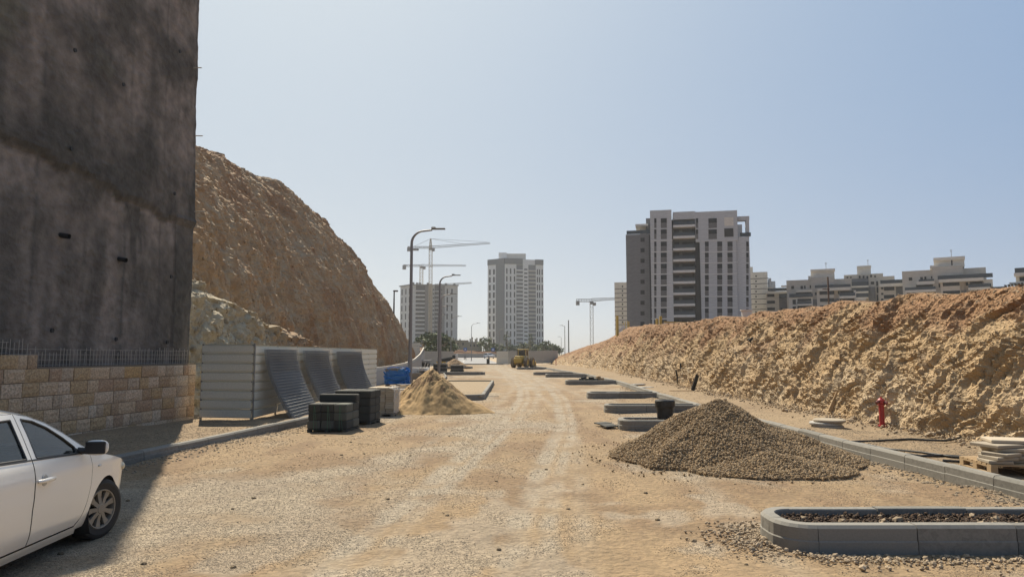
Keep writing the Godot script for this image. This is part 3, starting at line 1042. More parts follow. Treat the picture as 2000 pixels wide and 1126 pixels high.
func pallet_mesh(wide: float, deep: float) -> ArrayMesh:
	var m := MB.new()
	for i in 7:
		m.box(Vector3(0, 0.13, (i / 6.0 - 0.5) * (deep - 0.1)), Vector3(wide, 0.022, 0.1))
	for i in 3:
		var x := (i / 2.0 - 0.5) * (wide - 0.1)
		m.box(Vector3(x, 0.108, 0), Vector3(0.1, 0.02, deep))
		for k in 3:
			m.box(Vector3(x, 0.06, (k / 2.0 - 0.5) * (deep - 0.12)), Vector3(0.1, 0.078, 0.11))
		m.box(Vector3(x, 0.011, 0), Vector3(0.1, 0.02, deep))
	return m.mesh()


const LAYERS := ["lowest", "second", "third", "fourth", "fifth", "sixth", "seventh", "eighth", "ninth", "tenth", "topmost"]


func stacked(pallet: Node3D, called: String, label: String, category: String, group: String, mesh: Mesh, looks: Array, cols: int, rows: int, deep: int, size: Vector3, lift: float, skew := 0.01) -> void:
	for y in rows:
		for x in cols:
			for z in deep:
				var q := Vector3((x - (cols - 1) / 2.0) * size.x + rng.randf_range(-skew, skew), lift + (y + 0.5) * size.y, (z - (deep - 1) / 2.0) * size.z + rng.randf_range(-skew, skew))
				var o := solo(called, label % LAYERS[y], category, mesh, looks[rng.randi_range(0, looks.size() - 1)], pallet.position + pallet.basis * q, pallet.basis * Basis(Vector3.UP, rng.randf_range(-skew, skew)), group)
				o.scale = Vector3.ONE


func build_stacks() -> void:
	var blk := MB.new()
	blk.cbox(Vector3.ZERO, Vector3(0.341, 0.209, 0.485), 0.022)
	var blk_mesh := blk.mesh()
	var cap := MB.new()
	cap.cbox(Vector3.ZERO, Vector3(1.02, 0.2, 0.26), 0.02)
	var strap := MB.new()
	for x in [-0.34, 0.02, 0.33]:
		strap.box(Vector3(x, 0.42, 0.515), Vector3(0.012, 0.62, 0.004))
		strap.box(Vector3(x + 0.05, 0.42, 0.515), Vector3(0.008, 0.62, 0.004), Basis(Vector3(0, 0, 1), 0.12))
	var green := mat(lin(0.06, 0.16, 0.10), 0.4)
	var pm := pallet_mesh(1.04, 1.0)
	var p1 := solo("wooden_pallet", "wooden pallet under the lower stack of dark kerb blocks", "pallet", pm, M.block, Vector3(-4.66, -0.06, -18.05), Basis(Vector3.UP, -0.10), "wooden pallets under dark blocks")
	stacked(p1, "kerb_block", "dark grey concrete block in the %s layer of the lower stack by the kerb", "concrete block", "blocks in the lower stack", blk_mesh, [M.block, M.block, mat(lin(0.11, 0.12, 0.105), 0.85, M.grain, 2.0)], 3, 3, 2, Vector3(0.345, 0.212, 0.49), 0.145, 0.012)
	solo("cap_block", "long dark concrete block lying across the lower block stack", "concrete block", cap.mesh(), M.block, p1.position + p1.basis * Vector3(0.02, 0.885, -0.33), p1.basis)
	solo("packing_straps", "green packing straps hanging down the lower block stack", "strap", strap.mesh(), green, p1.position, p1.basis)
	var p2 := solo("wooden_pallet", "wooden pallet under the taller stack of dark kerb blocks", "pallet", pm, M.block, Vector3(-4.42, -0.03, -19.75), Basis(Vector3.UP, -0.10), "wooden pallets under dark blocks")
	stacked(p2, "kerb_block", "dark grey concrete block in the %s layer of the taller stack by the cream pavers", "concrete block", "blocks in the taller stack", blk_mesh, [M.block], 3, 4, 2, Vector3(0.345, 0.212, 0.49), 0.145, 0.008)
	var pav := MB.new()
	pav.cbox(Vector3.ZERO, Vector3(0.268, 0.070, 0.40), 0.008)
	var p3 := solo("wooden_pallet", "wooden pallet under the cream paving blocks", "pallet", pallet_mesh(0.85, 0.85), M.wood_grey, Vector3(-4.15, -0.04, -22.3), Basis(Vector3.UP, -0.06))
	stacked(p3, "paving_block", "cream paving block in the %s layer on the pallet beside the sand", "paving block", "cream paving blocks on their pallet", pav.mesh(), [mat(lin(0.50, 0.43, 0.32), 0.9, M.grain, 2.0), mat(lin(0.45, 0.38, 0.28), 0.9, M.grain, 2.0), mat(lin(0.53, 0.47, 0.37), 0.9, M.grain, 2.0)], 3, 11, 2, Vector3(0.275, 0.074, 0.41), 0.145, 0.012)
	var film := PackedVector3Array()
	for j in 9:
		for i in 13:
			var t := i / 12.0
			var y := 0.16 + 0.84 * j / 8.0
			var q := Vector3(0.44, y, 0.44 - t * 0.86) if t > 0.15 else Vector3(0.44 + 0.06 * sin(t * 40.0), y, 0.46)
			if j == 8:
				q = Vector3(0.30 - 0.1 * sin(i * 2.0), y - 0.015, q.z)
			film.append(q + Vector3(rng.randf_range(-0.012, 0.02), rng.randf_range(-0.015, 0.015), rng.randf_range(-0.02, 0.02)))
	solo("plastic_wrap", "torn translucent plastic wrap clinging to the cream paving blocks", "plastic wrap", grid_mesh(13, 9, film), M.wrap, p3.position, p3.basis)


func pile_mesh(c: Vector3, half: float, step: float, hf: Callable, cf: Callable) -> ArrayMesh:
	var n := int(2.0 * half / step)
	var p := PackedVector3Array()
	var col := PackedColorArray()
	for j in n + 1:
		for i in n + 1:
			var x := -half + i * step
			var z := -half + j * step
			var h: float = hf.call(x, z)
			p.append(Vector3(x, h, z))
			col.append(cf.call(x, z, h))
	return grid_mesh(n + 1, n + 1, p, col, -1.0)


func build_sand() -> void:
	var o := Vector3(-2.85, 0.0, -24.2)
	var fine := noise("sand_fine", 3.0, FastNoiseLite.TYPE_SIMPLEX_SMOOTH, 3)
	var clod := noise("sand_clod", 7.0, FastNoiseLite.TYPE_SIMPLEX_SMOOTH, 2)
	var run := noise("sand_run", 1.6, FastNoiseLite.TYPE_SIMPLEX_SMOOTH, 2)
	var hf := func(x: float, z: float) -> float:
		var a := atan2(z, x)
		var r := sqrt(x * x + z * z)
		var h := 1.52 - 0.86 * sqrt(r * r + 0.01) * (1.0 + 0.07 * run.get_noise_2d(cos(a) * 2.2, sin(a) * 2.2))
		h = maxf(h, 1.12 - 0.80 * Vector2(x - 0.42, (z - 0.55) * 1.2).length())
		h = maxf(h, 0.62 - 0.62 * Vector2((x - 1.05) * 0.8, (z - 0.75) * 1.3).length())
		h = maxf(h, 0.50 - 0.45 * Vector2((x + 0.5) * 0.8, (z - 1.05) * 1.3).length())
		var rough := smoothstep(0.35, 1.2, h + 0.4 * fine.get_noise_2d(x * 0.7, z * 0.7))
		h += 0.03 * fine.get_noise_2d(x, z) + rough * 0.07 * absf(clod.get_noise_2d(x, z)) + 0.035 * run.get_noise_2d(a * 4.0, r * 0.3) * smoothstep(0.0, 0.5, h)
		return maxf(h, -0.04) if h > 0.0 else -0.04
	var cf := func(x: float, z: float, h: float) -> Color:
		var n := fine.get_noise_2d(x * 0.6 + 5.0, z * 0.6)
		var q := Vector3(0.475, 0.318, 0.148).lerp(Vector3(0.24, 0.145, 0.07), clampf((n - 0.05) * 4.0, 0.0, 0.95) * smoothstep(0.25, 0.8, h)) * (1.0 + 0.1 * clod.get_noise_2d(x, z))
		return Color(q.x, q.y, q.z)
	solo("sand_pile", "peaked heap of golden sand beside the paving blocks", "sand pile", pile_mesh(o, 2.3, 0.036, hf, cf), M.sand, o)
	var o2 := Vector3(4.05, 0.0, -13.5)
	var edge := noise("heap_edge", 1.3, FastNoiseLite.TYPE_SIMPLEX_SMOOTH, 3)
	var heap := func(x: float, z: float) -> float:
		var a := atan2(z, x)
		var r := sqrt(x * x * 0.94 + z * z * 1.02)
		var wide := 2.02 * (1.0 + 0.10 * edge.get_noise_2d(cos(a) * 1.5, sin(a) * 1.5))
		var t := clampf(1.0 - r / wide, 0.0, 1.0)
		var h := 1.12 * (1.0 - pow(1.0 - t, 1.15)) * (0.86 + 0.14 * t)
		h = maxf(h, 0.70 * clampf(1.0 - Vector2((x - 0.72) * 0.9, z - 0.15).length() / 1.75, 0.0, 1.0))
		h = maxf(h, 0.30 * clampf(1.0 - Vector2((x - 0.4) * 0.6, z - 1.6).length() / 0.9, 0.0, 1.0))
		h = 1.14 - sqrt(pow(1.14 - h, 2.0) + 0.002) if h > 0.0 else h
		h += 0.09 * edge.get_noise_2d(x * 0.8, z * 0.8) * smoothstep(0.0, 0.4, h)
		return h if h > 0.012 else -0.05
	var hc := func(x: float, z: float, h: float) -> Color:
		var q := Vector3(0.33, 0.245, 0.15).lerp(Vector3(0.28, 0.19, 0.105), clampf(edge.get_noise_2d(x * 1.5, z * 1.5) + 0.3, 0.0, 0.8))
		return Color(q.x, q.y, q.z)
	var root := thing("gravel_pile", "broad conical heap of brown crushed gravel beside the planter kerbs", "gravel pile", o2)
	part(root, "mound", pile_mesh(o2, 3.3, 0.05, heap, hc), M.gravel)
	var xs := []
	var cols := []
	for i in 70000:
		var r := 2.9 * sqrt(rng.randf())
		var a := rng.randf() * TAU
		var x := r * cos(a)
		var z := r * sin(a)
		var h: float = heap.call(x, z)
		if h < 0.0 and rng.randf() > 0.008:
			continue
		var size := 0.017 + 0.05 * pow(rng.randf(), 2.2)
		xs.append(Transform3D(Basis.from_euler(Vector3(rng.randf() * 6.0, rng.randf() * 6.3, rng.randf() * 6.0)) * Basis.from_scale(Vector3.ONE * size), Vector3(x, maxf(h, 0.0) + size * 0.2, z)))
		var q := Vector3(0.40, 0.285, 0.16).lerp(Vector3(0.53, 0.43, 0.30), pow(rng.randf(), 2.0) * 0.9) * rng.randf_range(0.62, 1.15)
		cols.append(Color(q.x, q.y, q.z))
	scatter("gravel_stones", "crushed stones covering the heap", stone_mesh(7, 0.7), M.stones, xs, cols, root)


func lamp_post(label: String, base: Vector3, high: float, reach: float, look: Material, turn := 0.0) -> Node3D:
	var root := thing("street_lamp", label, "street lamp", base, turn, "street lamps along the road")
	var m := MB.new()
	var r := 0.13 if high > 9.0 else 0.1
	m.tube([Vector3(0, 0, 0), Vector3(0, 1.6, 0), Vector3(0, 1.62, 0), Vector3(0, high - reach * 0.62, 0)], [r, r, r * 0.82, r * 0.62], 12)
	part(root, "pole", m.mesh(), look)
	m = MB.new()
	var q := []
	var y0 := high - reach * 0.62
	for i in 9:
		var a := i / 8.0 * PI * 0.42
		q.append(Vector3(reach * 0.52 * (1.0 - cos(a)), y0 + reach * 0.52 * sin(a), 0))
	q.append(Vector3(reach * 0.85, high - 0.08, 0))
	m.tube(q, [r * 0.62, r * 0.6, r * 0.58, r * 0.55, r * 0.52, r * 0.5, r * 0.47, r * 0.44, r * 0.42, r * 0.4], 10)
	part(root, "curved_arm", m.mesh(), M.pole_dark if look == M.pole_dark else M.pole)
	m = MB.new()
	m.cbox(Vector3(reach * 0.85 + 0.36, high - 0.01, 0), Vector3(0.82, 0.07, 0.30), 0.03)
	m.cbox(Vector3(reach * 0.85 + 0.08, high + 0.04, 0), Vector3(0.26, 0.13, 0.16), 0.03)
	part(root, "lamp_head", m.mesh(), M.pole_dark)
	m = MB.new()
	m.cbox(Vector3(0, 0.02, 0), Vector3(0.5, 0.06, 0.5), 0.02)
	part(root, "base_plate", m.mesh(), M.concrete)
	m = MB.new()
	m.box(Vector3(0, 1.0, r * 0.96), Vector3(0.1, 0.4, 0.02))
	part(root, "service_door", m.mesh(), M.post)
	return root


func tarp_mesh(size: Vector3, s: int, crumple: float) -> ArrayMesh:     # a sheet drawn over a load: box sides with folds
	var f := noise("tarp%d" % s, 3.4, FastNoiseLite.TYPE_SIMPLEX_SMOOTH, 3)
	var p := PackedVector3Array()
	var nu := 41
	var nv := 21
	for j in nv:
		var v := j / (nv - 1.0)
		for i in nu:
			var a := TAU * i / (nu - 1.0)
			var e := Vector2(signf(cos(a)) * pow(absf(cos(a)), 0.3), signf(sin(a)) * pow(absf(sin(a)), 0.3))
			var r := 1.0 if v < 0.62 else sqrt(maxf(0.0, 1.0 - pow((v - 0.62) / 0.38, 2.4)))
			var y := size.y * (v / 0.62 if v < 0.62 else 1.0 + 0.06 * sin((v - 0.62) * 4.0))
			var q := Vector3(e.x * size.x / 2.0 * r, y, e.y * size.z / 2.0 * r)
			q *= 1.0 + crumple * f.get_noise_3d(cos(a) * 1.2, q.y * 1.5, sin(a) * 1.2)
			p.append(q)
	return grid_mesh(nu, nv, p)


func build_far_left() -> void:
	# low concrete wall under the hillside
	var line := [Vector4(-7.95, 39.6, 0.98, 0), Vector4(-7.95, 46, 1.0, 0), Vector4(-8.0, 52, 1.1, 0), Vector4(-8.15, 58, 1.35, 0), Vector4(-8.5, 64, 1.75, 0), Vector4(-8.9, 69, 2.2, 0), Vector4(-9.2, 72, 2.45, 0)]
	var root := thing("foot_wall", "low pale concrete wall rising along the foot of the hillside", "concrete wall", Vector3(-7.95, 0, -39.6))
	var top := MB.new()
	var m := MB.new()
	for i in line.size() - 1:
		var a: Vector4 = line[i]
		var b: Vector4 = line[i + 1]
		var q := [Vector3(a.x, 0, -a.y), Vector3(b.x, 0, -b.y), Vector3(b.x, b.z, -b.y), Vector3(a.x, a.z, -a.y)]
		var w := Vector3(-0.25, 0, 0)
		for k in 4:
			q[k] -= root.position
		m.quad(q[0], q[1], q[2], q[3])
		m.quad(q[1] + w, q[0] + w, q[3] + w, q[2] + w)
		if i == 0:
			m.quad(q[0] + w, q[0], q[3], q[3] + w)
		if i == line.size() - 2:
			m.quad(q[1], q[1] + w, q[2] + w, q[2])
		top.bar(q[3] + Vector3(-0.12, 0.045, 0), q[2] + Vector3(-0.12, 0.045, 0), 0.09, 0.32)
	part(root, "wall_panel", m.mesh(), M.concrete)
	part(root, "coping", top.mesh(), mat(lin(0.62, 0.59, 0.52), 0.85, M.grain, 1.0))
	lamp_post("tall grey street lamp standing beside the blue tarpaulin", gnd(800, 754, 0.13), 9.15, 1.4, M.pole)
	lamp_post("second grey street lamp, past the sand heap and stacked slabs", at(857, 730, 62.0) * Vector3(1, 0, 1), 9.15, 1.35, M.pole)
	for q in [[861, 85.0, 9.15, 1.4], [857, 106.0, 9.15, 1.4], [855, 128.0, 9.0, 1.4], [881, 134.0, 9.0, 1.6], [921, 160.0, 8.8, 1.5]]:
		lamp_post("distant grey street lamp beyond the end of the gravel road", Vector3((q[0] - 1000.0) / F * q[1], 0.3, -q[1]), q[2], q[3], M.pole)
	# load under a blue sheet
	var b := gnd(774, 755, 0.13)
	b.y = 0.13
	solo("blue_tarpaulin", "crumpled bright blue tarpaulin drawn over a pallet load by the lamp post", "tarpaulin", tarp_mesh(Vector3(1.35, 0.78, 1.1), 1, 0.34), M.blue, b + Vector3(0.0, 0.13, -0.6))
	solo("tarpaulin_pallet", "wooden pallet under the blue tarpaulin", "pallet", pallet_mesh(1.3, 1.0), M.wood_grey, b + Vector3(0.0, 0.0, -0.6))
	var blk := MB.new()
	blk.cbox(Vector3.ZERO, Vector3(0.34, 0.16, 0.3), 0.02)
	var bm := blk.mesh()
	for k in 4:
		solo("slab_offcut", "grey stone offcut lying on the blue tarpaulin", "stone", bm, M.kerb_pale, b + Vector3(-0.48 + 0.27 * k, 0.96 + 0.03 * (k % 2), -0.18 - 0.05 * k), Basis(Vector3.UP, 0.3 * k), "stone offcuts on the tarpaulin")
	# boards on the ground before it
	var board := MB.new()
	board.cbox(Vector3.ZERO, Vector3(2.4, 0.05, 0.22), 0.006)
	var bd := board.mesh()
	for k in 4:
		solo("pale_board", "pale timber board lying on the footway below the tarpaulin", "board", bd, [M.white, M.wood_grey, M.wood, M.concrete][k], Vector3(-5.9 + 0.25 * k, 0.18 + 0.04 * k, -35.0 - 0.9 * k), Basis(Vector3.UP, 0.12 - 0.09 * k), "boards lying by the tarpaulin")
	# white sacks on a pallet
	var sp := gnd(817, 747, 0.13)
	var ps := solo("sack_pallet", "pallet of cream slabs under white sacks behind the sand", "pallet", pallet_mesh(1.25, 1.0), M.wood_grey, Vector3(-6.25, 0.13, -46.5))
	var slab := MB.new()
	slab.cbox(Vector3.ZERO, Vector3(1.15, 0.1, 0.9), 0.012)
	var sm := slab.mesh()
	for k in 4:
		solo("cream_slab", "cream stone slab stacked under the white sacks", "stone slab", sm, M.wood_grey, ps.position + Vector3(0.02 * k, 0.2 + 0.105 * k, 0), Basis(Vector3.UP, 0.03 * k), "cream slabs under the sacks")
	for k in 5:
		solo("white_sack", "slumped white cement sack on the slab pallet behind the sand", "sack", tarp_mesh(Vector3(0.7, 0.2, 0.5), 3 + k, 0.12), M.white, ps.position + Vector3(-0.55 + 0.28 * k, 0.58 + 0.13 * (k % 2), -0.1 * (k % 3)), Basis(Vector3.UP, 0.4 * k), "white sacks on the slabs")
	# dark slab stacks past the second lamp
	var dark := MB.new()
	dark.cbox(Vector3.ZERO, Vector3(1.3, 0.16, 1.0), 0.02)
	var dm := dark.mesh()
	for k in 3:
		for y in 6 - k:
			solo("dark_slab", "dark grey concrete slab in the stacks by the second street lamp", "concrete slab", dm, [M.block, M.kerb_dark][(y + k) % 2], Vector3(-8.6 + 1.5 * k, 0.25 + 0.17 * y, -66.0 - 2.0 * k), Basis(Vector3.UP, rng.randf_range(-0.08, 0.08)), "dark slabs by the second lamp")
	solo("pale_slab", "large pale slab laid flat on the dark slab stack", "stone slab", slab_big(), M.concrete, Vector3(-8.6, 1.33, -66.0), Basis(Vector3.UP, 0.3))
	var stake := MB.new()
	for k in 3:
		stake.bar(Vector3(0.2 * k, 0, 0), Vector3(0.35 + 0.2 * k, 1.15 - 0.1 * k, 0.1), 0.05)
	solo("white_trestle", "white timber trestle leaning beside the concrete wall", "trestle", stake.mesh(), M.white, Vector3(-7.4, 0.13, -56.0))


func slab_big() -> ArrayMesh:
	var m := MB.new()
	m.cbox(Vector3.ZERO, Vector3(1.6, 0.1, 1.3), 0.015)
	return m.mesh()


# ================================================================ planters, kerb and things on the footway at the rock cut
func kerb_sweep(path: Array, wide: float, high: float, deep := 0.12) -> ArrayMesh:    # curved kerb; path runs along its outer foot with the inside on the left
	var prof := [Vector2(-0.01, -deep), Vector2(-0.01, high * 0.42), Vector2(0.0, high * 0.46), Vector2(0, high - 0.03), Vector2(0.03, high), Vector2(wide - 0.01, high), Vector2(wide, high - 0.012), Vector2(wide, -deep)]
	var p := PackedVector3Array()
	for i in path.size():
		var t: Vector3 = ((path[mini(i + 1, path.size() - 1)] as Vector3) - (path[maxi(i - 1, 0)] as Vector3)).normalized()
		var out := Vector3.UP.cross(t).normalized()
		for q in prof:
			p.append((path[i] as Vector3) + out * q.x + Vector3.UP * q.y)
	var m := MB.new()
	var n := prof.size()
	for i in path.size() - 1:
		var mid := (p[i * n] + p[i * n + n - 1] + p[(i + 1) * n] + p[(i + 1) * n + n - 1]) / 4.0 + Vector3.UP * high / 2.0
		for k in n - 1:
			m.face(PackedVector3Array([p[i * n + k], p[i * n + k + 1], p[(i + 1) * n + k + 1], p[(i + 1) * n + k]]), mid)
	for i in [0, path.size() - 1]:
		var q := p.slice(i * n, i * n + n)
		m.face(q, path[path.size() / 2])
	return m.mesh()


func planter(label: String, x0: float, x1: float, d0: float, d1: float, high: float, fill: float, side := 1.0, stony := 0) -> Node3D:
	# x0 is the rounded end out in the road, x1 the end at the footway kerb; d0 nearer than d1
	var root := thing("planter", label, "planter", Vector3(x0, 0, -d0), 0.0, "kerbed planters beside the road")
	var long := absf(x1 - x0)
	var deep := d1 - d0
	var s := side
	var r := minf(0.36, deep * 0.42)
	var stones := [M.kerb, M.kerb_dark, M.kerb, M.kerb_pale]
	# outline, seen from above, with the inside on the left: along the front, round the end, along the back
	var corner := func(cx: float, cz: float, a0: float, a1: float) -> Array:
		var q := []
		for i in 7:
			var a := lerpf(a0, a1, i / 6.0)
			q.append(Vector3(s * (cx - r * cos(a)), 0, cz + r * sin(a)))
		return q
	var c1: Array = corner.call(r, -r, PI / 2.0, 0.0)          # front corner to the end
	var c2: Array = corner.call(r, -deep + r, 0.0, -PI / 2.0)
	var end: Array = [c1[-1], c2[0]]
	if s < 0:
		c1.reverse(); c2.reverse(); end.reverse()
	part(root, "corner_stone", kerb_sweep(c1 if s < 0 else rev(c1), 0.15, high), M.kerb_pale)
	part(root, "end_stone", kerb_sweep(end if s < 0 else rev(end), 0.15, high), M.kerb)
	part(root, "corner_stone", kerb_sweep(c2 if s < 0 else rev(c2), 0.15, high), M.kerb_pale)
	var x := r
	var i := 0
	while x < long - 0.05:
		var n := minf(x + 1.0, long)
		var f := [Vector3(s * (x + 0.004), 0, 0), Vector3(s * (n - 0.004), 0, 0)]
		var b := [Vector3(s * (n - 0.004), 0, -deep), Vector3(s * (x + 0.004), 0, -deep)]
		part(root, "kerbstone", kerb_sweep(f if s > 0 else rev(f), 0.15, high + rng.randf_range(-0.006, 0.004)), stones[(i * 3 + int(d0)) % 4])
		part(root, "kerbstone", kerb_sweep(b if s > 0 else rev(b), 0.15, high + rng.randf_range(-0.006, 0.004)), stones[(i * 5 + 1 + int(d0)) % 4])
		x = n
		i += 1
	var lump := noise("soil", 5.0, FastNoiseLite.TYPE_SIMPLEX_SMOOTH, 3)
	var p := PackedVector3Array()
	var c := PackedColorArray()
	var step := clampf(d0 * 0.004, 0.03, 0.2)
	var nu := int(long / step)
	var nv := maxi(4, int(deep / step))
	for j in nv + 1:
		for k in nu + 1:
			var q := Vector3(s * lerpf(0.12, long - 0.02, k / float(nu)), 0, lerpf(-0.13, -deep + 0.13, j / float(nv)))
			var n := lump.get_noise_2d(q.x + x0, q.z - d0)
			q.y = fill + 0.05 * n + 0.03 * lump.get_noise_2d(q.x * 2.7, q.z * 2.7 + d0)
			p.append(q)
			var e := Vector3(0.075, 0.046, 0.028) * (1.0 + 0.6 * n)
			c.append(Color(e.x, e.y, e.z))
	part(root, "soil", grid_mesh(nu + 1, nv + 1, p, c), M.soil)
	if stony:
		var xs := []
		var cols := []
		for k in stony:
			var big := rng.randf() < 0.008
			var size := rng.randf_range(0.02, 0.05) * (3.0 if big else 1.0)
			xs.append(Transform3D(Basis.from_euler(Vector3(rng.randf() * 6.0, rng.randf() * 6.0, 0)) * Basis.from_scale(Vector3.ONE * size), Vector3(s * rng.randf_range(0.2, long), fill + rng.randf_range(0.0, 0.035), rng.randf_range(-0.18, -deep + 0.18))))
			var e := Vector3(0.09, 0.058, 0.038) if rng.randf() < 0.94 and not big else Vector3(0.48, 0.385, 0.27)
			e *= rng.randf_range(0.7, 1.2)
			cols.append(Color(e.x, e.y, e.z))
		scatter("soil_clods", "", stone_mesh(21, 0.8), M.stones, xs, cols, root)
	return root


func rev(a: Array) -> Array:
	var b := a.duplicate()
	b.reverse()
	return b


func build_right_side() -> void:
	kerb_run("kerb_right", "long grey concrete kerb in front of the rock cut footway", KERB_R, 2.0, 106.0, 1.0, 0.255)
	planter("large kerbed planter full of dark stony soil, end rounded, beyond which lies the gravel heap", 2.72, 6.95, 7.05, 7.95, 0.275, 0.20, 1.0, 1500)
	planter("kerbed planter half buried by the gravel heap, holding a black tub", 2.85, 6.5, 18.0, 18.95, 0.27, 0.21, 1.0, 400)
	planter("kerbed planter just behind the gravel heap and black tub", 3.2, 6.35, 23.4, 24.3, 0.26, 0.10)
	planter("kerbed planter with a pale slab in its soil, fourth from the stony one", 3.4, 6.45, 30.6, 31.7, 0.27, 0.16)
	planter("kerbed planter with broken blocks standing on it", 3.5, 6.75, 44.4, 45.6, 0.27, 0.18)
	planter("low kerbed planter after the one topped with broken blocks", 2.85, 6.3, 57.8, 59.0, 0.27, 0.22)
	planter("second low kerbed planter after the one topped with broken blocks", 2.0, 5.7, 63.5, 64.7, 0.27, 0.22)
	planter("distant kerbed planter in front of the yellow machine", 0.6, 4.3, 86.0, 87.2, 0.27, 0.22)
	planter("long empty kerbed planter across the road from the pale slabs", -2.7, -6.7, 64.0, 65.5, 0.27, 0.22, -1.0)
	planter("kerbed planter carrying a brown soil mound near the road end", -5.4, -9.6, 90.5, 92.0, 0.27, 0.22, -1.0)
	# paved bay on the left: footway widened by a kerb
	var bay := thing("kerbed_bay", "kerbed bay of sandy ground behind the sand heap", "kerbed bay", Vector3(-1.2, 0, -29.6))
	var q := [Vector3(-3.4, 0, 0.2), Vector3(-0.75, 0, 0)]
	for i in 9:
		q.append(Vector3(-0.7 + 0.7 * sin(i / 8.0 * PI / 2.0), 0, -0.7 + 0.7 * cos(i / 8.0 * PI / 2.0)))
	part(bay, "corner_stone", kerb_sweep([q[0], q[1]], 0.16, 0.24), M.kerb_dark)
	part(bay, "corner_stone", kerb_sweep(q.slice(1, 11), 0.16, 0.24), M.kerb_pale)
	for i in 8:
		part(bay, "kerbstone", kerb_sweep([Vector3(0, 0, -0.7 - i * 1.9), Vector3(0, 0, -0.7 - (i + 1) * 1.9 + 0.01)], 0.16, 0.24), [M.kerb_pale, M.kerb][i % 2])
	for i in 4:
		part(bay, "kerbstone", kerb_sweep([Vector3(-i * 0.95, 0, -15.95), Vector3(-(i + 1) * 0.95 + 0.01, 0, -15.95)], 0.16, 0.24), M.kerb_dark)
	var m := MB.new()
	m.quad(Vector3(-3.6, 0.17, 0.0), Vector3(-0.1, 0.17, -0.15), Vector3(-0.1, 0.17, -15.9), Vector3(-3.6, 0.17, -15.9))
	part(bay, "sand_fill", m.mesh(), mat(lin(0.31, 0.235, 0.148), 0.95, M.rocky, 0.5, M.rocky_h, 2.0))
	# broken blocks on a planter, slab in another
	var blk := MB.new()
	blk.cbox(Vector3.ZERO, Vector3(0.32, 0.16, 0.24), 0.02)
	var bm := blk.mesh()
	for k in 9:
		var last := k > 6
		solo("broken_block", "broken block lying on the soil of the fifth planter", "block", bm, M.wood if last else M.block, Vector3(4.55 + k * 0.16, 0.30 + 0.1 * (k % 3 == 1 as int) + (0.05 if last else 0.0), -44.9 - 0.1 * (k % 2)), Basis(Vector3.UP, k * 0.7), "broken blocks on the planter")
	m = MB.new()
	m.cbox(Vector3.ZERO, Vector3(0.6, 0.05, 0.4), 0.01)
	solo("pale_tile", "pale stone slab lying in planter soil", "stone slab", m.mesh(), M.white, Vector3(4.6, 0.22, -31.1))
	# plates, tub
	m = MB.new()
	m.cbox(Vector3(0, 0.05, 0), Vector3(0.36, 0.035, 0.42), 0.008, Basis(Vector3(0, 0, 1), 0.04))
	m.cbox(Vector3(0, 0.062, 0.08), Vector3(0.30, 0.025, 0.12), 0.006, Basis(Vector3(0, 0, 1), 0.04))
	solo("cover_plate", "dark cover plate lying tilted on the gravel by the planter end", "cover plate", m.mesh(), M.block, Vector3(2.52, 0.03, -19.1), Basis(Vector3.UP, 0.35))
	solo("cover_plate", "dark cover plate overlapping another one by the planter end", "cover plate", m.mesh(), M.block, Vector3(2.62, 0.02, -18.62), Basis(Vector3.UP, 0.3) * Basis(Vector3.RIGHT, 0.06))
	m = MB.new()
	m.lathe([Vector2(0.0, 0.0), Vector2(0.205, 0.0), Vector2(0.225, 0.36), Vector2(0.255, 0.37), Vector2(0.265, 0.40), Vector2(0.265, 0.53), Vector2(0.245, 0.56), Vector2(0.16, 0.565), Vector2(0.15, 0.54), Vector2(0.0, 0.54)], 28)
	solo("black_tub", "black plastic tub with a thick rim standing in the planter", "tub", m.mesh(), M.black, Vector3(4.12, 0.2, -18.55))
	# hydrant
	var hp := gnd(1724, 831, 0.2)
	var h := thing("fire_hydrant", "red standpipe hydrant standing at the foot of the rock cut", "hydrant", Vector3(hp.x, 0.18, hp.z))
	m = MB.new()
	m.lathe([Vector2(0.0, 0.0), Vector2(0.12, 0.0), Vector2(0.12, 0.025), Vector2(0.062, 0.03), Vector2(0.062, 0.52), Vector2(0.085, 0.525), Vector2(0.085, 0.55), Vector2(0.06, 0.555)], 18)
	part(h, "riser", m.mesh(), M.red)
	m = MB.new()
	m.lathe([Vector2(0.06, 0.0), Vector2(0.085, 0.03), Vector2(0.085, 0.11), Vector2(0.05, 0.15), Vector2(0.02, 0.155), Vector2(0.02, 0.185), Vector2(0.0, 0.19)], 18, Transform3D(Basis(), Vector3(0, 0.55, 0)))
	part(h, "valve_head", m.mesh(), M.red)
	m = MB.new()
	m.tube([Vector3(0, 0.62, 0), Vector3(-0.08, 0.62, 0.03), Vector3(-0.15, 0.585, 0.06)], [0.045, 0.045, 0.04], 12)
	m.tube([Vector3(0, 0.60, 0), Vector3(0.06, 0.6, 0.09), Vector3(0.08, 0.57, 0.13)], [0.04], 12)
	part(h, "outlet", m.mesh(), mat(lin(0.12, 0.02, 0.02), 0.5))
	# manhole rings
	for k in 3:
		m = MB.new()
		m.lathe([Vector2(0.0, 0.0), Vector2(0.36, 0.0), Vector2(0.37, 0.02), Vector2(0.37, 0.05), Vector2(0.35, 0.065), Vector2(0.0, 0.065)], 28)
		var mp := gnd(1617, 834, 0.2)
		solo("concrete_ring", "flat concrete ring in the low stack beside the hydrant", "concrete ring", m.mesh(), [M.wood_grey, M.concrete, M.wood_grey][k], Vector3(mp.x + [0.0, -0.03, 0.06][k], 0.19 + 0.07 * k, mp.z - [0.0, 0.05, 0.02][k]), Basis(), "concrete rings by the hydrant")
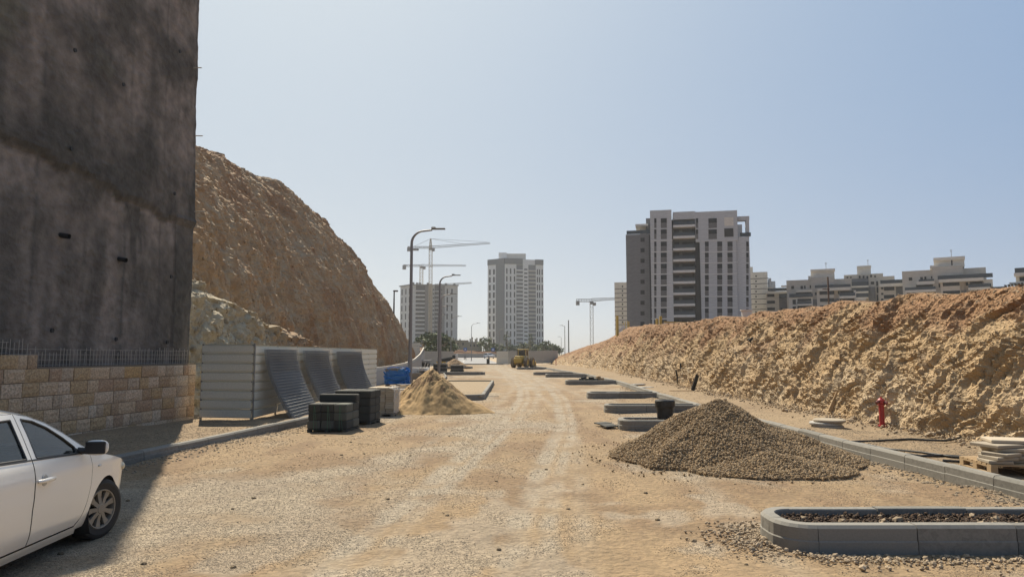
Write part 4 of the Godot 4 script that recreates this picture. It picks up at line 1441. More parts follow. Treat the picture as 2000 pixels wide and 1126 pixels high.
	# black hoses
	var hoses := [[[1660, 862], [1700, 861], [1740, 859], [1780, 857], [1810, 859], [1845, 860], [1870, 856], [1900, 849], [1930, 846], [1965, 845], [2000, 850], [2060, 862]], [[1664, 863], [1700, 869], [1740, 877], [1800, 883], [1850, 890], [1900, 895], [1940, 897]], [[1768, 886], [1790, 888], [1800, 890], [1850, 889], [1900, 893], [1930, 896]], [[1842, 899], [1880, 901], [1910, 897], [1940, 894]]]
	var hl := ["long black hose winding along the foot of the rock cut", "black hose lying between the kerb and the longest hose", "short black hose running in beside the slab pallet", "shortest black hose end next to the slab pallet"]
	for k in 4:
		var pts := []
		for e in hoses[k]:
			var g := gnd(e[0], e[1], 0.215)
			pts.append(g)
		var curve := Curve3D.new()
		for i in pts.size():
			var t: Vector3 = (pts[mini(i + 1, pts.size() - 1)] - pts[maxi(i - 1, 0)]) / 6.0
			curve.add_point(pts[i], -t, t)
		var o: Vector3 = pts[0]
		m = MB.new()
		var bp := []
		for e in curve.get_baked_points():
			bp.append(e - o)
		var thin := []
		for i in range(0, bp.size(), 2):
			thin.append(bp[i])
		m.tube(thin, [0.023], 7)
		solo("black_hose", hl[k], "hose", m.mesh(), M.black, o)
	# slabs on a pallet
	var sp := solo("slab_pallet", "wooden pallet under cream slabs behind the kerb", "pallet", pallet_mesh(1.15, 0.9), M.wood, Vector3(7.85, 0.19, -10.85), Basis(Vector3.UP, -0.12))
	var sl := MB.new()
	sl.cbox(Vector3.ZERO, Vector3(0.95, 0.05, 0.5), 0.008)
	var slm := sl.mesh()
	var off := [[0.02, 0.0], [-0.02, 0.03], [0.04, -0.02], [0.0, 0.02], [-0.1, -0.08], [0.12, -0.1]]
	for k in 6:
		solo("cream_paving_slab", "cream stone slab in the stack on the pallet by the hoses", "stone slab", slm, [mat(lin(0.46, 0.39, 0.29), 0.9, M.grain, 2.0), M.wood_grey, mat(lin(0.5, 0.43, 0.33), 0.9, M.grain, 2.0)][k % 3], sp.position + Vector3(off[k][0] + 0.08, 0.168 + k * 0.054, off[k][1]), Basis(Vector3.UP, [-0.12, -0.08, -0.15, -0.1, 0.25, -0.3][k]), "cream slabs on the pallet")
	for k in 3:
		m = MB.new()
		m.cbox(Vector3.ZERO, Vector3(0.34, 0.05, 0.4), 0.008)
		solo("slab_piece", "broken cream slab piece at the edge of the slab pallet", "stone slab", m.mesh(), M.wood_grey, sp.position + Vector3(-0.42 + 0.05 * k, 0.17 + k * 0.052, 0.18), Basis(Vector3.UP, 0.3 * k - 0.2), "slab pieces on the pallet")
	# conduits sticking out of the ground
	for e in [[1325, 752, [[0.0, 0.0, -0.12, 0.9, 0.0], [0.14, 0.0, 0.16, 1.28, 0.0], [0.16, 0.0, 0.46, 1.05, 0.0]], "black conduit ends sprouting from the ground below the rock cut"], [1350, 762, [[0.0, 0.0, 0.28, 0.8, 0.1], [0.1, 0.0, 0.34, 0.74, 0.1]], "pair of leaning black conduits beside the sprouting ones"], [1145, 717, [[0.0, 0.0, 0.5, 1.2, -0.3], [0.5, 1.2, 0.62, 2.0, -0.6]], "black pipe lying up the far slope of the rock cut"]]:
		var g := gnd(e[0], e[1], 0.2)
		m = MB.new()
		for c in e[2]:
			m.tube([Vector3(c[0], c[1] - 0.05, 0), Vector3((c[0] + c[2]) / 2.0 + 0.02, (c[1] + c[3]) / 2.0, c[4] / 2.0), Vector3(c[2], c[3], c[4])], [0.05], 9)
		solo("conduit_bundle", e[3], "conduit", m.mesh(), M.black, Vector3(g.x, 0.18, g.z))
	for e in [[1086, 713, 1.1, "red", "slim red marker post on the far footway"], [1120, 712, 1.6, "pole_dark", "slim dark marker post on the far slope"]]:
		var g := gnd(e[0], e[1], 0.2)
		m = MB.new()
		m.tube([Vector3(0, 0, 0), Vector3(0, e[2], 0)], [0.06], 8)
		solo("marker_post", e[4], "post", m.mesh(), M[e[3]], Vector3(g.x, 0.15, g.z))
	# boards and slabs on the footway
	m = MB.new()
	m.cbox(Vector3.ZERO, Vector3(1.1, 0.04, 0.16), 0.006)
	solo("footway_board", "single timber board lying on the footway near the leaning conduits", "board", m.mesh(), M.wood, gnd(1330, 764, 0.2) + Vector3(0, 0.04, 0), Basis(Vector3.UP, 0.1))
	for k in 2:
		m = MB.new()
		m.cbox(Vector3.ZERO, Vector3(0.7, 0.05, 0.5), 0.01)
		solo("pale_slab", "pale slab lying on the footway behind the kerb", "stone slab", m.mesh(), M.concrete, gnd([1247, 1262][k], [751, 757][k], 0.2) + Vector3(0, 0.03, 0), Basis(Vector3.UP, 0.2), "pale slabs on the footway")
	m = MB.new()
	m.cbox(Vector3(0, 0.25, 0), Vector3(0.14, 0.62, 0.04), 0.006)
	solo("leaning_plank", "short brown plank leaning on the foot of the rock cut", "plank", m.mesh(), M.wood, Vector3(9.35, 0.35, -20.2), Basis(Vector3(0, 0, 1), -0.45))
	# bits along the top of the cut
	for e in [[1206, 646, 616, 82.0, 0.28], [1284, 640, 622, 66.0, 0.24], [1291, 640, 617, 66.0, 0.24]]:
		var a := at(e[0], e[1], e[3])
		var b := at(e[0], e[2], e[3])
		m = MB.new()
		m.cbox(Vector3(0, (b.y - a.y) / 2.0 - 0.4, 0), Vector3(e[4], b.y - a.y + 0.8, e[4]), 0.02)
		solo("timber_post", "stout yellow timber post standing on top of the rock cut", "post", m.mesh(), M.yellow, a, Basis(), "yellow posts on the rock cut")
	var fa := at(1297, 637, 68.0)
	var fb := at(1377, 634, 68.0)
	var fl := fence_line("hoarding", "low cream hoarding with a yellow rail on top of the rock cut", fa - Vector3(0, 0.7, 0), fb - Vector3(0, 0.85, 0), 1.05, 5, M.fence, 2.0)
	m = MB.new()
	m.bar(Vector3(0, 1.16, 0.02), Vector3((fb - fa).length(), 1.0, 0.02), 0.09)
	part(fl, "rail", m.mesh(), M.yellow)
	m = MB.new()
	m.bar(Vector3(0, 0.0, 0), Vector3(0.7, 0.62, 0), 0.05, 0.3)
	solo("white_sheet", "white board propped by the timber post on the rock cut", "board", m.mesh(), M.white, at(1209, 646, 82.0))
	m = MB.new()
	for k in 3:
		m.box(Vector3(0.25 * k, 0.35 + 0.12 * k, 0), Vector3(0.08, 1.2, 0.08))
	m.box(Vector3(0.6, 0.65, 0), Vector3(0.3, 0.9, 0.05))
	solo("board_stack", "upright pale boards behind the propped white board", "boards", m.mesh(), M.yellow_pale, at(1218, 645, 83.0))
	m = MB.new()
	m.lathe([Vector2(0.0, 0.0), Vector2(0.26, 0.0), Vector2(0.3, 0.5), Vector2(0.36, 0.52), Vector2(0.36, 0.58), Vector2(0.0, 0.58)], 14)
	solo("white_bin", "small white tub standing on the edge of the rock cut", "tub", m.mesh(), M.white, at(1459, 622, 40.0) - Vector3(0, 0.05, 0))
	m = MB.new()
	m.bar(Vector3(0, -0.6, 0), Vector3(0.0, 1.45, 0), 0.05)
	m.bar(Vector3(-0.25, 0.9, 0), Vector3(0.06, 0.9, 0), 0.04)
	solo("rusty_post", "thin rusty post with a short cross arm on the rock cut", "post", m.mesh(), mat(lin(0.09, 0.06, 0.045), 0.9), at(1620, 604, 30.0))
	solo("dark_tarp", "dark crumpled rag caught on the face of the rock cut", "tarpaulin", tarp_mesh(Vector3(0.75, 0.22, 0.4), 9, 0.3), M.rubber, at(1482, 664, 30.0) + Vector3(-0.05, 0.0, 0.1), Basis(Vector3(0, 0, 1), 0.5))
	var xs := []
	var cols := []
	for k in 1500:                                          # rubble round the nearest planter
		var a := rng.randf()
		var x := 2.72 + rng.randfn(-0.05, 0.28) if a < 0.55 else rng.randf_range(2.9, 5.6)
		var d := 7.5 + rng.randfn(0.0, 0.32) if a < 0.55 else 6.95 - absf(rng.randfn(0.0, 0.22))
		if x > 2.72 and d > 7.04 and d < 7.96:
			continue
		var size := rng.randf_range(0.015, 0.05) * (1.0 if rng.randf() < 0.95 else 1.7)
		xs.append(Transform3D(Basis.from_euler(Vector3(rng.randf() * 6.0, rng.randf() * 6.0, 0)) * Basis.from_scale(Vector3.ONE * size), Vector3(x, road_h(x, d) + size * 0.3 + 0.04 * exp(-absf(x - 2.6) * 3.0), -d)))
		var e := Vector3(0.48, 0.39, 0.28) * rng.randf_range(0.7, 1.2)
		cols.append(Color(e.x, e.y, e.z))
	for k in 3200:                                          # spill of grey bedding along the kerb foot
		var d := 8.0 * pow(5.0, rng.randf())
		var x := lerps(d, KERB_R) - absf(rng.randfn(0.05, 0.3))
		var size := 0.012 + 0.06 * pow(rng.randf(), 3.0)
		xs.append(Transform3D(Basis.from_euler(Vector3(rng.randf() * 6.0, rng.randf() * 6.0, 0)) * Basis.from_scale(Vector3.ONE * size), Vector3(x, road_h(x, d) + size * 0.05, -d)))
		var e := Vector3(0.36, 0.30, 0.225) * rng.randf_range(0.7, 1.15)
		cols.append(Color(e.x, e.y, e.z))
	for k in 2600:
		var d := 8.5 * pow(3.2, rng.randf())
		var x := lerps(d, KERB_L) + absf(rng.randfn(0.05, 0.35))
		var size := 0.012 + 0.06 * pow(rng.randf(), 3.0)
		xs.append(Transform3D(Basis.from_euler(Vector3(rng.randf() * 6.0, rng.randf() * 6.0, 0)) * Basis.from_scale(Vector3.ONE * size), Vector3(x, road_h(x, d) + size * 0.05, -d)))
		var e := Vector3(0.37, 0.315, 0.24) * rng.randf_range(0.7, 1.15)
		cols.append(Color(e.x, e.y, e.z))
	scatter("kerbside_rubble", "loose stones and crumbs along kerbs and planter ends", stone_mesh(31, 0.75), M.stones, xs, cols)


# ================================================================ the end of the gravel, the asphalt beyond and what stands there
func shrub(label: String, where: Vector3, wide: float, high: float, tall := false) -> void:
	var root := thing("tree" if tall else "shrub", label, "tree" if tall else "shrub", where, 0.0, "trees and shrubs beyond the road end")
	var m := MB.new()
	m.tube([Vector3(0, -0.3, 0), Vector3(0.05 * wide, high * 0.35, 0), Vector3(0, high * 0.7, 0.02 * wide)], [0.06 * wide, 0.045 * wide, 0.02 * wide], 6)
	for k in 4:
		var a := k * 1.6 + where.x
		m.tube([Vector3(0, high * 0.25, 0), Vector3(cos(a) * wide * 0.3, high * (0.55 + 0.06 * k), sin(a) * wide * 0.3)], [0.03 * wide, 0.01 * wide], 5)
	part(root, "trunk", m.mesh(), M.wood_grey)
	m = MB.new()
	m.tinted = true
	var f := noise("leafy", 1.2 / wide, FastNoiseLite.TYPE_SIMPLEX_SMOOTH, 2)
	for i in 420:
		var d := Vector3(rng.randfn(), rng.randfn(), rng.randfn()).normalized() * pow(rng.randf(), 0.4)
		var p := Vector3(d.x * wide * 0.5, high * 0.56 + d.y * high * 0.46, d.z * wide * 0.5)
		if f.get_noise_3dv(p + where) < -0.18:
			continue
		var s := rng.randf_range(0.05, 0.11) * wide
		var b := Basis.from_euler(Vector3(rng.randf() * 6.0, rng.randf() * 6.0, rng.randf() * 6.0))
		var g := rng.randf_range(0.6, 1.3)
		m.tint = Color(0.085 * g, 0.112 * g, 0.046 * g)
		m.tri(p + b * Vector3(-s, 0, 0), p + b * Vector3(s, 0, 0), p + b * Vector3(0, s * 1.3, 0.3 * s))
	part(root, "crown", m.mesh(), M.leaf)


func build_road_end() -> void:
	# asphalt that starts where the gravel stops
	var p := PackedVector3Array()
	for e in [[119.0, -13.5, -1.8], [128.0, -13.4, -2.2], [150.0, -15.5, -4.0], [175.0, -17.0, -6.0], [200.0, -19.0, -7.5], [222.0, -24.0, -8.0]]:
		var y: float = 0.09 + (e[0] - 118.0) * 0.005
		p.append(Vector3(e[1], y, -e[0]))
		p.append(Vector3(e[2], y, -e[0]))
	struct("asphalt_road", grid_mesh(2, 6, p, PackedColorArray(), 1.0), M.asphalt, "grey asphalt road beyond the gravel")
	for k in 5:
		var d := 130.0 + k * 16.0
		var m := MB.new()
		var y := 0.105 + (d - 118.0) * 0.005
		m.quad(Vector3(-9.6 - k * 0.9, y, -d), Vector3(-9.3 - k * 0.9, y, -d), Vector3(-9.9 - k * 0.9, y + 0.03, -d - 6.0), Vector3(-10.2 - k * 0.9, y + 0.03, -d - 6.0))
		struct("road_marking", m.mesh(), M.white)
	var m2 := MB.new()
	m2.cbox(Vector3(-8.0, 0.16, -118.6), Vector3(13.0, 0.2, 0.3), 0.02)
	struct("kerb_step", m2.mesh(), M.kerb_dark, "kerb step where the asphalt meets the gravel")
	# sheet fences
	var fa := at(970, 712, 118.0)
	var fb := at(993, 712, 118.0)
	fa.y = 0.1; fb.y = 0.1
	fence_line("site_fence", "pale sheet fence panel square to the road next to the yellow machine", fa, fb, 2.25, 8, M.fence, 2.2)
	fence_line("site_fence", "grey sheet fence running behind the yellow machine", fb + Vector3(0.05, 0, -0.5), Vector3(8.6, 0.2, -128.0), 2.3, 8, M.fence_grey, 2.3)
	fence_line("site_fence", "grey sheet fence past the second street lamp", Vector3(-13.2, 0.1, -98.0), Vector3(-8.9, 0.1, -104.0), 2.2, 8, M.fence_grey, 2.3)
	fence_line("site_fence", "tall dark sheet fence turning up beside the earth bank", Vector3(-13.3, 0.1, -84.0), Vector3(-13.2, 0.3, -97.8), 3.2, 8, M.fence_grey, 2.3)
	# low guard wall and red earth bank far behind
	var g := MB.new()
	g.box(Vector3(-15.0, 1.3, -226.0), Vector3(22.0, 1.3, 0.4))
	solo("guard_wall", "low grey wall across the far end of the asphalt", "wall", g.mesh(), M.concrete)
	var ps := PackedVector3Array()
	var cs := PackedColorArray()
	var n := noise("bank", 0.12, FastNoiseLite.TYPE_SIMPLEX_SMOOTH, 4)
	for j in 70:
		var u := j / 69.0
		var a := Vector3(lerps(u, [[0.0, -13.8], [0.4, -17.5], [0.7, -27.0], [1.0, 12.0]]), 0, -lerps(u, [[0.0, 80.0], [0.4, 140.0], [0.7, 228.0], [1.0, 240.0]]))
		var out := Vector3(-lerps(u, [[0.0, 1.0], [0.55, 0.95], [0.75, 0.3], [1.0, 0.0]]), 0, -lerps(u, [[0.0, 0.0], [0.55, 0.3], [0.75, 0.95], [1.0, 1.0]]))
		var h := lerps(u, [[0.0, 3.6], [0.4, 4.8], [0.6, 4.6], [0.75, 3.4], [1.0, 1.8]])
		for i in 34:
			var t := i / 26.0
			var q := a + out * (t * h * 1.5 if t < 1.0 else h * 1.5 + (t - 1.0) * 130.0) + Vector3(0, h * minf(t, 1.0), 0)
			q += Vector3(0.25, 0.2, 0.1) * n.get_noise_3dv(q * 3.0) * smoothstep(0.0, 0.2, t)
			ps.append(q)
			var k := 1.0 + 0.5 * n.get_noise_3dv(q * 5.0)
			var col := Vector3(0.22, 0.12, 0.07).lerp(Vector3(0.29, 0.185, 0.11), clampf(n.get_noise_3dv(q) + 0.3, 0.0, 1.0)) * k
			cs.append(Color(col.x, col.y, col.z))
	struct("earth_bank", grid_mesh(34, 70, ps, cs), M.rock, "red earth bank behind the far road")
	var wheres := [[826, 682, 150.0, 4.0, 4.6], [836, 678, 160.0, 5.0, 5.4], [846, 676, 170.0, 5.5, 5.0], [856, 676, 165.0, 5.5, 5.6], [866, 682, 180.0, 6.0, 5.6], [874, 684, 190.0, 5.0, 4.6], [882, 687, 200.0, 5.0, 3.6], [862, 690, 170.0, 4.0, 2.6], [845, 690, 155.0, 4.0, 2.8]]
	for e in wheres:
		shrub("dense green shrub growing on the red earth bank", at(e[0], e[1], e[2]), e[3], e[4] * 0.6)
	for e in [[948, 692, 300.0, 7.0, 8.0], [962, 692, 310.0, 7.0, 5.0], [975, 692, 320.0, 6.0, 5.0], [990, 692, 260.0, 3.2, 9.0], [1003, 692, 320.0, 6.0, 4.6], [1022, 692, 330.0, 7.0, 5.5], [1035, 692, 260.0, 3.0, 8.0], [1048, 692, 330.0, 8.0, 5.0], [1064, 692, 300.0, 7.0, 6.0], [1080, 692, 310.0, 6.0, 5.0], [1092, 692, 310.0, 5.0, 4.0]]:
		shrub("tall slim dark tree rising before the pale tower" if e[3] < 4.0 else "small dark green tree at the foot of the pale tower", at(e[0], e[1], e[2]), e[3], e[4], true)
	# lamp posts on the right far road
	for e in [[1103, 190.0, 9.4], [1096, 260.0, 8.0]]:
		lamp_post("distant grey street lamp rising over the end of the rock cut", Vector3((e[0] - 1000.0) / F * e[1], 0.4, -e[1]), e[2], 0.8, M.pole, PI)
	var pm := MB.new()
	pm.tube([Vector3(0, 0, 0), Vector3(0, 10.2, 0)], [0.16, 0.12], 8)
	pm.cbox(Vector3(0, 10.2, 0), Vector3(0.3, 0.15, 0.3), 0.03)
	solo("dark_mast", "plain dark mast rising over the end of the rock cut", "mast", pm.mesh(), M.pole_dark, Vector3(110.5 / F * 178.0, 0.4, -178.0))
	lamp_post("thin pale street lamp standing before the pale tower", Vector3(-25.0 / F * 215.0, 0.4, -215.0), 9.4, 2.0, M.pole)
	pm = MB.new()
	pm.tube([Vector3(0, -0.3, 0), Vector3(0, 2.4, 0)], [0.09, 0.07], 8)
	pm.cbox(Vector3(0.15, 2.4, 0), Vector3(0.5, 0.16, 0.3), 0.04)
	solo("hilltop_light", "short dark floodlight post on the shoulder of the hillside", "floodlight", pm.mesh(), M.pole_dark, at(769, 612, 72.0))
	# road signs
	for e in [[909, 183.0, "blue crossing sign on a post by the guard wall"], [963, 190.0, "blue crossing sign on a post by the grey car"]]:
		var root := thing("road_sign", e[2], "road sign", Vector3((e[0] - 1000.0) / F * e[1], 0.5, -e[1]))
		var q := MB.new()
		q.tube([Vector3(0, 0, 0), Vector3(0, 3.0, 0)], [0.04], 6)
		part(root, "pole", q.mesh(), M.pole)
		q = MB.new()
		q.cbox(Vector3(0, 2.6, 0.06), Vector3(0.85, 0.85, 0.03), 0.01)
		part(root, "sign_plate", q.mesh(), mat(lin(0.04, 0.13, 0.45), 0.5))
		q = MB.new()
		q.tri(Vector3(-0.28, 2.38, 0.085), Vector3(0.28, 2.38, 0.085), Vector3(0, 2.9, 0.085))
		part(root, "white_triangle", q.mesh(), M.white)
	# wrapped white post, soil mound, barrier
	var b := MB.new()
	b.cbox(Vector3(0, 0.9, 0), Vector3(0.36, 1.7, 0.22), 0.06, Basis(Vector3(0, 0, 1), -0.06))
	b.cbox(Vector3(0.06, 1.68, 0), Vector3(0.3, 0.24, 0.2), 0.05)
	solo("wrapped_post", "short post wrapped in white plastic behind the soil mound", "post", b.mesh(), M.white, Vector3(-8.0, 0.1, -98.5))
	var f := noise("sand_fine", 3.0)
	var hf := func(x: float, z: float) -> float:
		var r := Vector2(x * 0.72, z).length()
		var h := 1.25 - 0.9 * sqrt(r * r + 0.03) + 0.1 * f.get_noise_2d(x, z)
		return h if h > 0.0 else -0.05
	var cf := func(x: float, z: float, h: float) -> Color:
		var k := 1.0 + 0.3 * f.get_noise_2d(x * 2.0, z * 2.0)
		return Color(0.35 * k, 0.235 * k, 0.13 * k)
	solo("soil_mound", "brown soil mound on a planter near the road end", "soil mound", pile_mesh(Vector3.ZERO, 2.2, 0.09, hf, cf), M.sand, Vector3(-7.7, 0.2, -92.0))
	b = MB.new()
	for k in 4:
		b.bar(Vector3(k * 0.32 - 0.6, 0.0, 0), Vector3(k * 0.32 - 0.35, 0.75, -0.1), 0.1)
	b.bar(Vector3(-0.6, 0.75, -0.1), Vector3(0.65, 0.75, -0.1), 0.12)
	solo("yellow_trestle", "yellow timber trestle beside the soil mound", "trestle", b.mesh(), M.yellow, Vector3(-9.2, 0.15, -88.0))
	b = MB.new()
	b.cbox(Vector3(0, 1.1, 0), Vector3(1.9, 0.5, 1.2), 0.1, Basis(Vector3(0, 0, 1), 0.16))
	b.cbox(Vector3(1.0, 1.35, 0), Vector3(0.4, 0.7, 0.6), 0.06)
	b.box(Vector3(-0.6, 0.45, 0), Vector3(0.15, 0.9, 0.9))
	b.box(Vector3(0.6, 0.5, 0), Vector3(0.15, 1.0, 0.9))
	solo("dark_trailer", "dark low trailer parked behind the yellow trestle", "trailer", b.mesh(), M.block, Vector3(-8.9, 0.1, -93.0))
	var bl := MB.new()
	bl.tube([Vector3(0, 0, 0), Vector3(0, 1.0, 0)], [0.09], 8)
	for k in 2:
		solo("dark_bollard", "dark bollard on the asphalt by the guard wall", "bollard", bl.mesh(), M.pole_dark, Vector3(-12.0 + 0.4 * k, 0.35, -172.0), Basis(), "bollards on the asphalt")
	var bin := MB.new()
	bin.lathe([Vector2(0, 0), Vector2(0.28, 0), Vector2(0.3, 0.9), Vector2(0.0, 1.0)], 12)
	solo("black_drum", "black drum on the asphalt beside the pale fence panel", "drum", bin.mesh(), M.black, Vector3(-4.4, 0.15, -126.0))
	build_machine()
	build_suv()


func wheel_part(root: Node3D, where: Vector3, r: float, w: float, tyre: Material, rim: Material) -> void:      # axle along x
	var turn := Basis(Vector3(0, -1, 0), Vector3(1, 0, 0), Vector3(0, 0, 1))
	var m := MB.new()
	m.lathe([Vector2(r * 0.6, -w * 0.45), Vector2(r * 0.9, -w * 0.5), Vector2(r, -w * 0.36), Vector2(r, w * 0.36), Vector2(r * 0.9, w * 0.5), Vector2(r * 0.6, w * 0.45)], 28, Transform3D(turn, Vector3.ZERO))
	for k in 18:
		var a := TAU * k / 18
		m.box(Vector3(0, cos(a) * r, sin(a) * r), Vector3(w * 0.9, r * 0.07, r * 0.12), Basis(Vector3.RIGHT, -a))
	var wheel := part(root, "wheel", m.mesh(), tyre, where)
	m = MB.new()
	m.lathe([Vector2(0.0, -w * 0.3), Vector2(r * 0.3, -w * 0.3), Vector2(r * 0.6, -w * 0.42), Vector2(r * 0.6, w * 0.42), Vector2(r * 0.3, w * 0.3), Vector2(0.0, w * 0.3)], 20, Transform3D(turn, Vector3.ZERO))
	part(wheel, "rim", m.mesh(), rim)


func build_machine() -> void:
	var g := gnd(1021, 718)
	var root := thing("wheel_loader", "yellow wheeled earthmover with a cab parked at the road end", "earthmover", Vector3(g.x, 0.05, g.z - 1.2), PI - 0.35)
	var dusty := mat(lin(0.20, 0.165, 0.12), 0.95, M.grain, 2.0)
	for e in [[-0.95, -1.1], [0.95, -1.1], [-0.95, 1.35], [0.95, 1.35]]:
		wheel_part(root, Vector3(e[0], 0.68, e[1]), 0.68, 0.5, dusty, M.yellow)
	var m := MB.new()
	m.cbox(Vector3(0, 1.0, -1.2), Vector3(1.1, 0.75, 2.0), 0.08)
	m.cbox(Vector3(0, 1.45, -1.3), Vector3(1.0, 0.35, 1.5), 0.1)
	part(root, "engine_hood", m.mesh(), M.yellow)
	m = MB.new()
	m.cbox(Vector3(0, 0.75, 0.6), Vector3(0.8, 0.4, 2.4), 0.05)
	part(root, "chassis", m.mesh(), M.block)
	m = MB.new()
	for e in [[-0.55, -0.3], [0.55, -0.3], [-0.55, 0.75], [0.55, 0.75]]:
		m.box(Vector3(e[0], 1.85, e[1]), Vector3(0.09, 1.3, 0.09))
	m.cbox(Vector3(0, 1.2, 0.2), Vector3(1.2, 0.5, 1.15), 0.04)
	part(root, "cab_frame", m.mesh(), M.yellow_pale)
	m = MB.new()
	m.box(Vector3(0, 2.0, 0.22), Vector3(1.06, 0.75, 0.96))
	part(root, "cab_glass", m.mesh(), M.glass_dark)
	m = MB.new()
	m.cbox(Vector3(0, 2.54, 0.22), Vector3(1.35, 0.12, 1.3), 0.04)
	part(root, "cab_roof", m.mesh(), M.yellow_pale)
	m = MB.new()
	m.tube([Vector3(0.35, 1.5, -1.3), Vector3(0.35, 2.7, -1.3)], [0.05], 8)
	part(root, "exhaust", m.mesh(), M.black)
	m = MB.new()
	m.cbox(Vector3(-0.5, 0.9, 2.0), Vector3(0.15, 0.2, 1.5), 0.03, Basis(Vector3.RIGHT, 0.3))
	m.cbox(Vector3(0.5, 0.9, 2.0), Vector3(0.15, 0.2, 1.5), 0.03, Basis(Vector3.RIGHT, 0.3))
	m.cbox(Vector3(0, 0.45, 2.75), Vector3(2.2, 0.75, 0.25), 0.05, Basis(Vector3.RIGHT, -0.2))
	part(root, "blade", m.mesh(), M.yellow)


func build_suv() -> void:
	var root := thing("parked_car", "small light grey car parked on the asphalt beyond the fence panel", "car", Vector3(-6.9, 0.55, -205.0), 0.5)
	var m := MB.new()
	var side := [Vector2(-2.1, 0.3), Vector2(2.1, 0.3), Vector2(2.15, 0.75), Vector2(1.95, 0.95), Vector2(1.0, 1.05), Vector2(0.45, 1.55), Vector2(-1.5, 1.6), Vector2(-2.0, 1.05), Vector2(-2.15, 0.8)]
	var a := PackedVector3Array()
	var b := PackedVector3Array()
	for q in side:
		var w := 0.88 if q.y < 1.1 else 0.68
		a.append(Vector3(w, q.y, q.x))
		b.append(Vector3(-w, q.y, q.x))
	for i in side.size():
		var k := (i + 1) % side.size()
		m.face(PackedVector3Array([a[i], a[k], b[k], b[i]]), Vector3(0, 0.9, 0))
	m.face(a, Vector3(0, 0.9, 0))
	m.face(b, Vector3(0, 0.9, 0))
	var paint := metal(lin(0.45, 0.47, 0.5), 0.35, 0.4)
	part(root, "body", m.mesh(), paint)
	for s in [-1.0, 1.0]:
		for e in [[0.0, 0.9], [-1.05, 0.8]]:
			m = MB.new()
			m.box(Vector3(s * 0.79, 1.3, e[0]), Vector3(0.04, 0.34, e[1]))
			part(root, "side_window", m.mesh(), M.glass_dark)
	m = MB.new()
	m.box(Vector3(0, 1.3, -1.79), Vector3(1.2, 0.4, 0.05), Basis(Vector3.RIGHT, 0.72))
	part(root, "rear_window", m.mesh(), M.glass_dark)
	m = MB.new()
	m.box(Vector3(0, 1.3, 0.74), Vector3(1.2, 0.5, 0.05), Basis(Vector3.RIGHT, -0.8))
	part(root, "windscreen", m.mesh(), M.glass_dark)
	for e in [[-0.8, -1.3], [0.8, -1.3], [-0.8, 1.3], [0.8, 1.3]]:
		wheel_part(root, Vector3(e[0], 0.33, e[1]), 0.33, 0.22, M.rubber, M.post)
	for s in [-1.0, 1.0]:
		m = MB.new()
		m.cbox(Vector3(s * 0.72, 0.95, -2.1), Vector3(0.2, 0.3, 0.1), 0.02)
		part(root, "tail_light", m.mesh(), M.red)


# ================================================================ buildings and cranes beyond the cuts
var unit: ArrayMesh


# a building whose front looks at the road: x along the front, z out of it
func facing(called: String, label: String, category: String, px: float, d: float, group := "", turn := 0.0) -> Node3D:
	var c := at(px, 690, d)
	return thing(called, label, category, c, -atan2(c.x, d) + turn, group)


# a block whose front fills that rectangle of the photograph, lying back metres behind the building's front plane and deep metres thick
func vol(root: Node3D, called: String, x0: float, y0: float, x1: float, y1: float, back: float, deep: float, m: Material) -> MeshInstance3D:
	var n := root.basis.z
	var on := (root.position - n * back - EYE).dot(n)
	var ra := ray(x0, (y0 + y1) / 2.0)
	var rb := ray(x1, (y0 + y1) / 2.0)
	var xm := (x0 + x1) / 2.0
	var lo := EYE + ray(xm, y1) * (on / ray(xm, y1).dot(n))
	var hi := EYE + ray(xm, y0) * (on / ray(xm, y0).dot(n))
	var a := root.basis.inverse() * (EYE + ra * (on / ra.dot(n)) - root.position)
	var b := root.basis.inverse() * (EYE + rb * (on / rb.dot(n)) - root.position)
	var o := part(root, called, unit, m, Vector3((a.x + b.x) / 2.0, (lo.y + hi.y) / 2.0 - root.position.y, -back - deep / 2.0))
	o.scale = Vector3(absf(b.x - a.x), hi.y - lo.y, deep)
	return o


func far_mat(r: float, g: float, b: float, sx := 0.12, sy := 0.7, rough := 0.85) -> StandardMaterial3D:
	var m := mat(lin(r, g, b), rough, M.far_tex, 1.0)
	m.uv1_scale = Vector3(sx, sy, sx)
	return m


func window_at(root: Node3D, x0: float, y0: float, x1: float, y1: float, d: float) -> void:       # dark frame with a pane standing a little back in it
	var f := vol(root, "window", x0, y0, x1, y1, d - 0.05, 0.07, M.frame)
	var bar: MeshInstance3D = part(f, "pane", unit, M.pane, Vector3(0, 0, 0.3))
	bar.scale = Vector3(0.84, 0.86, 0.6)


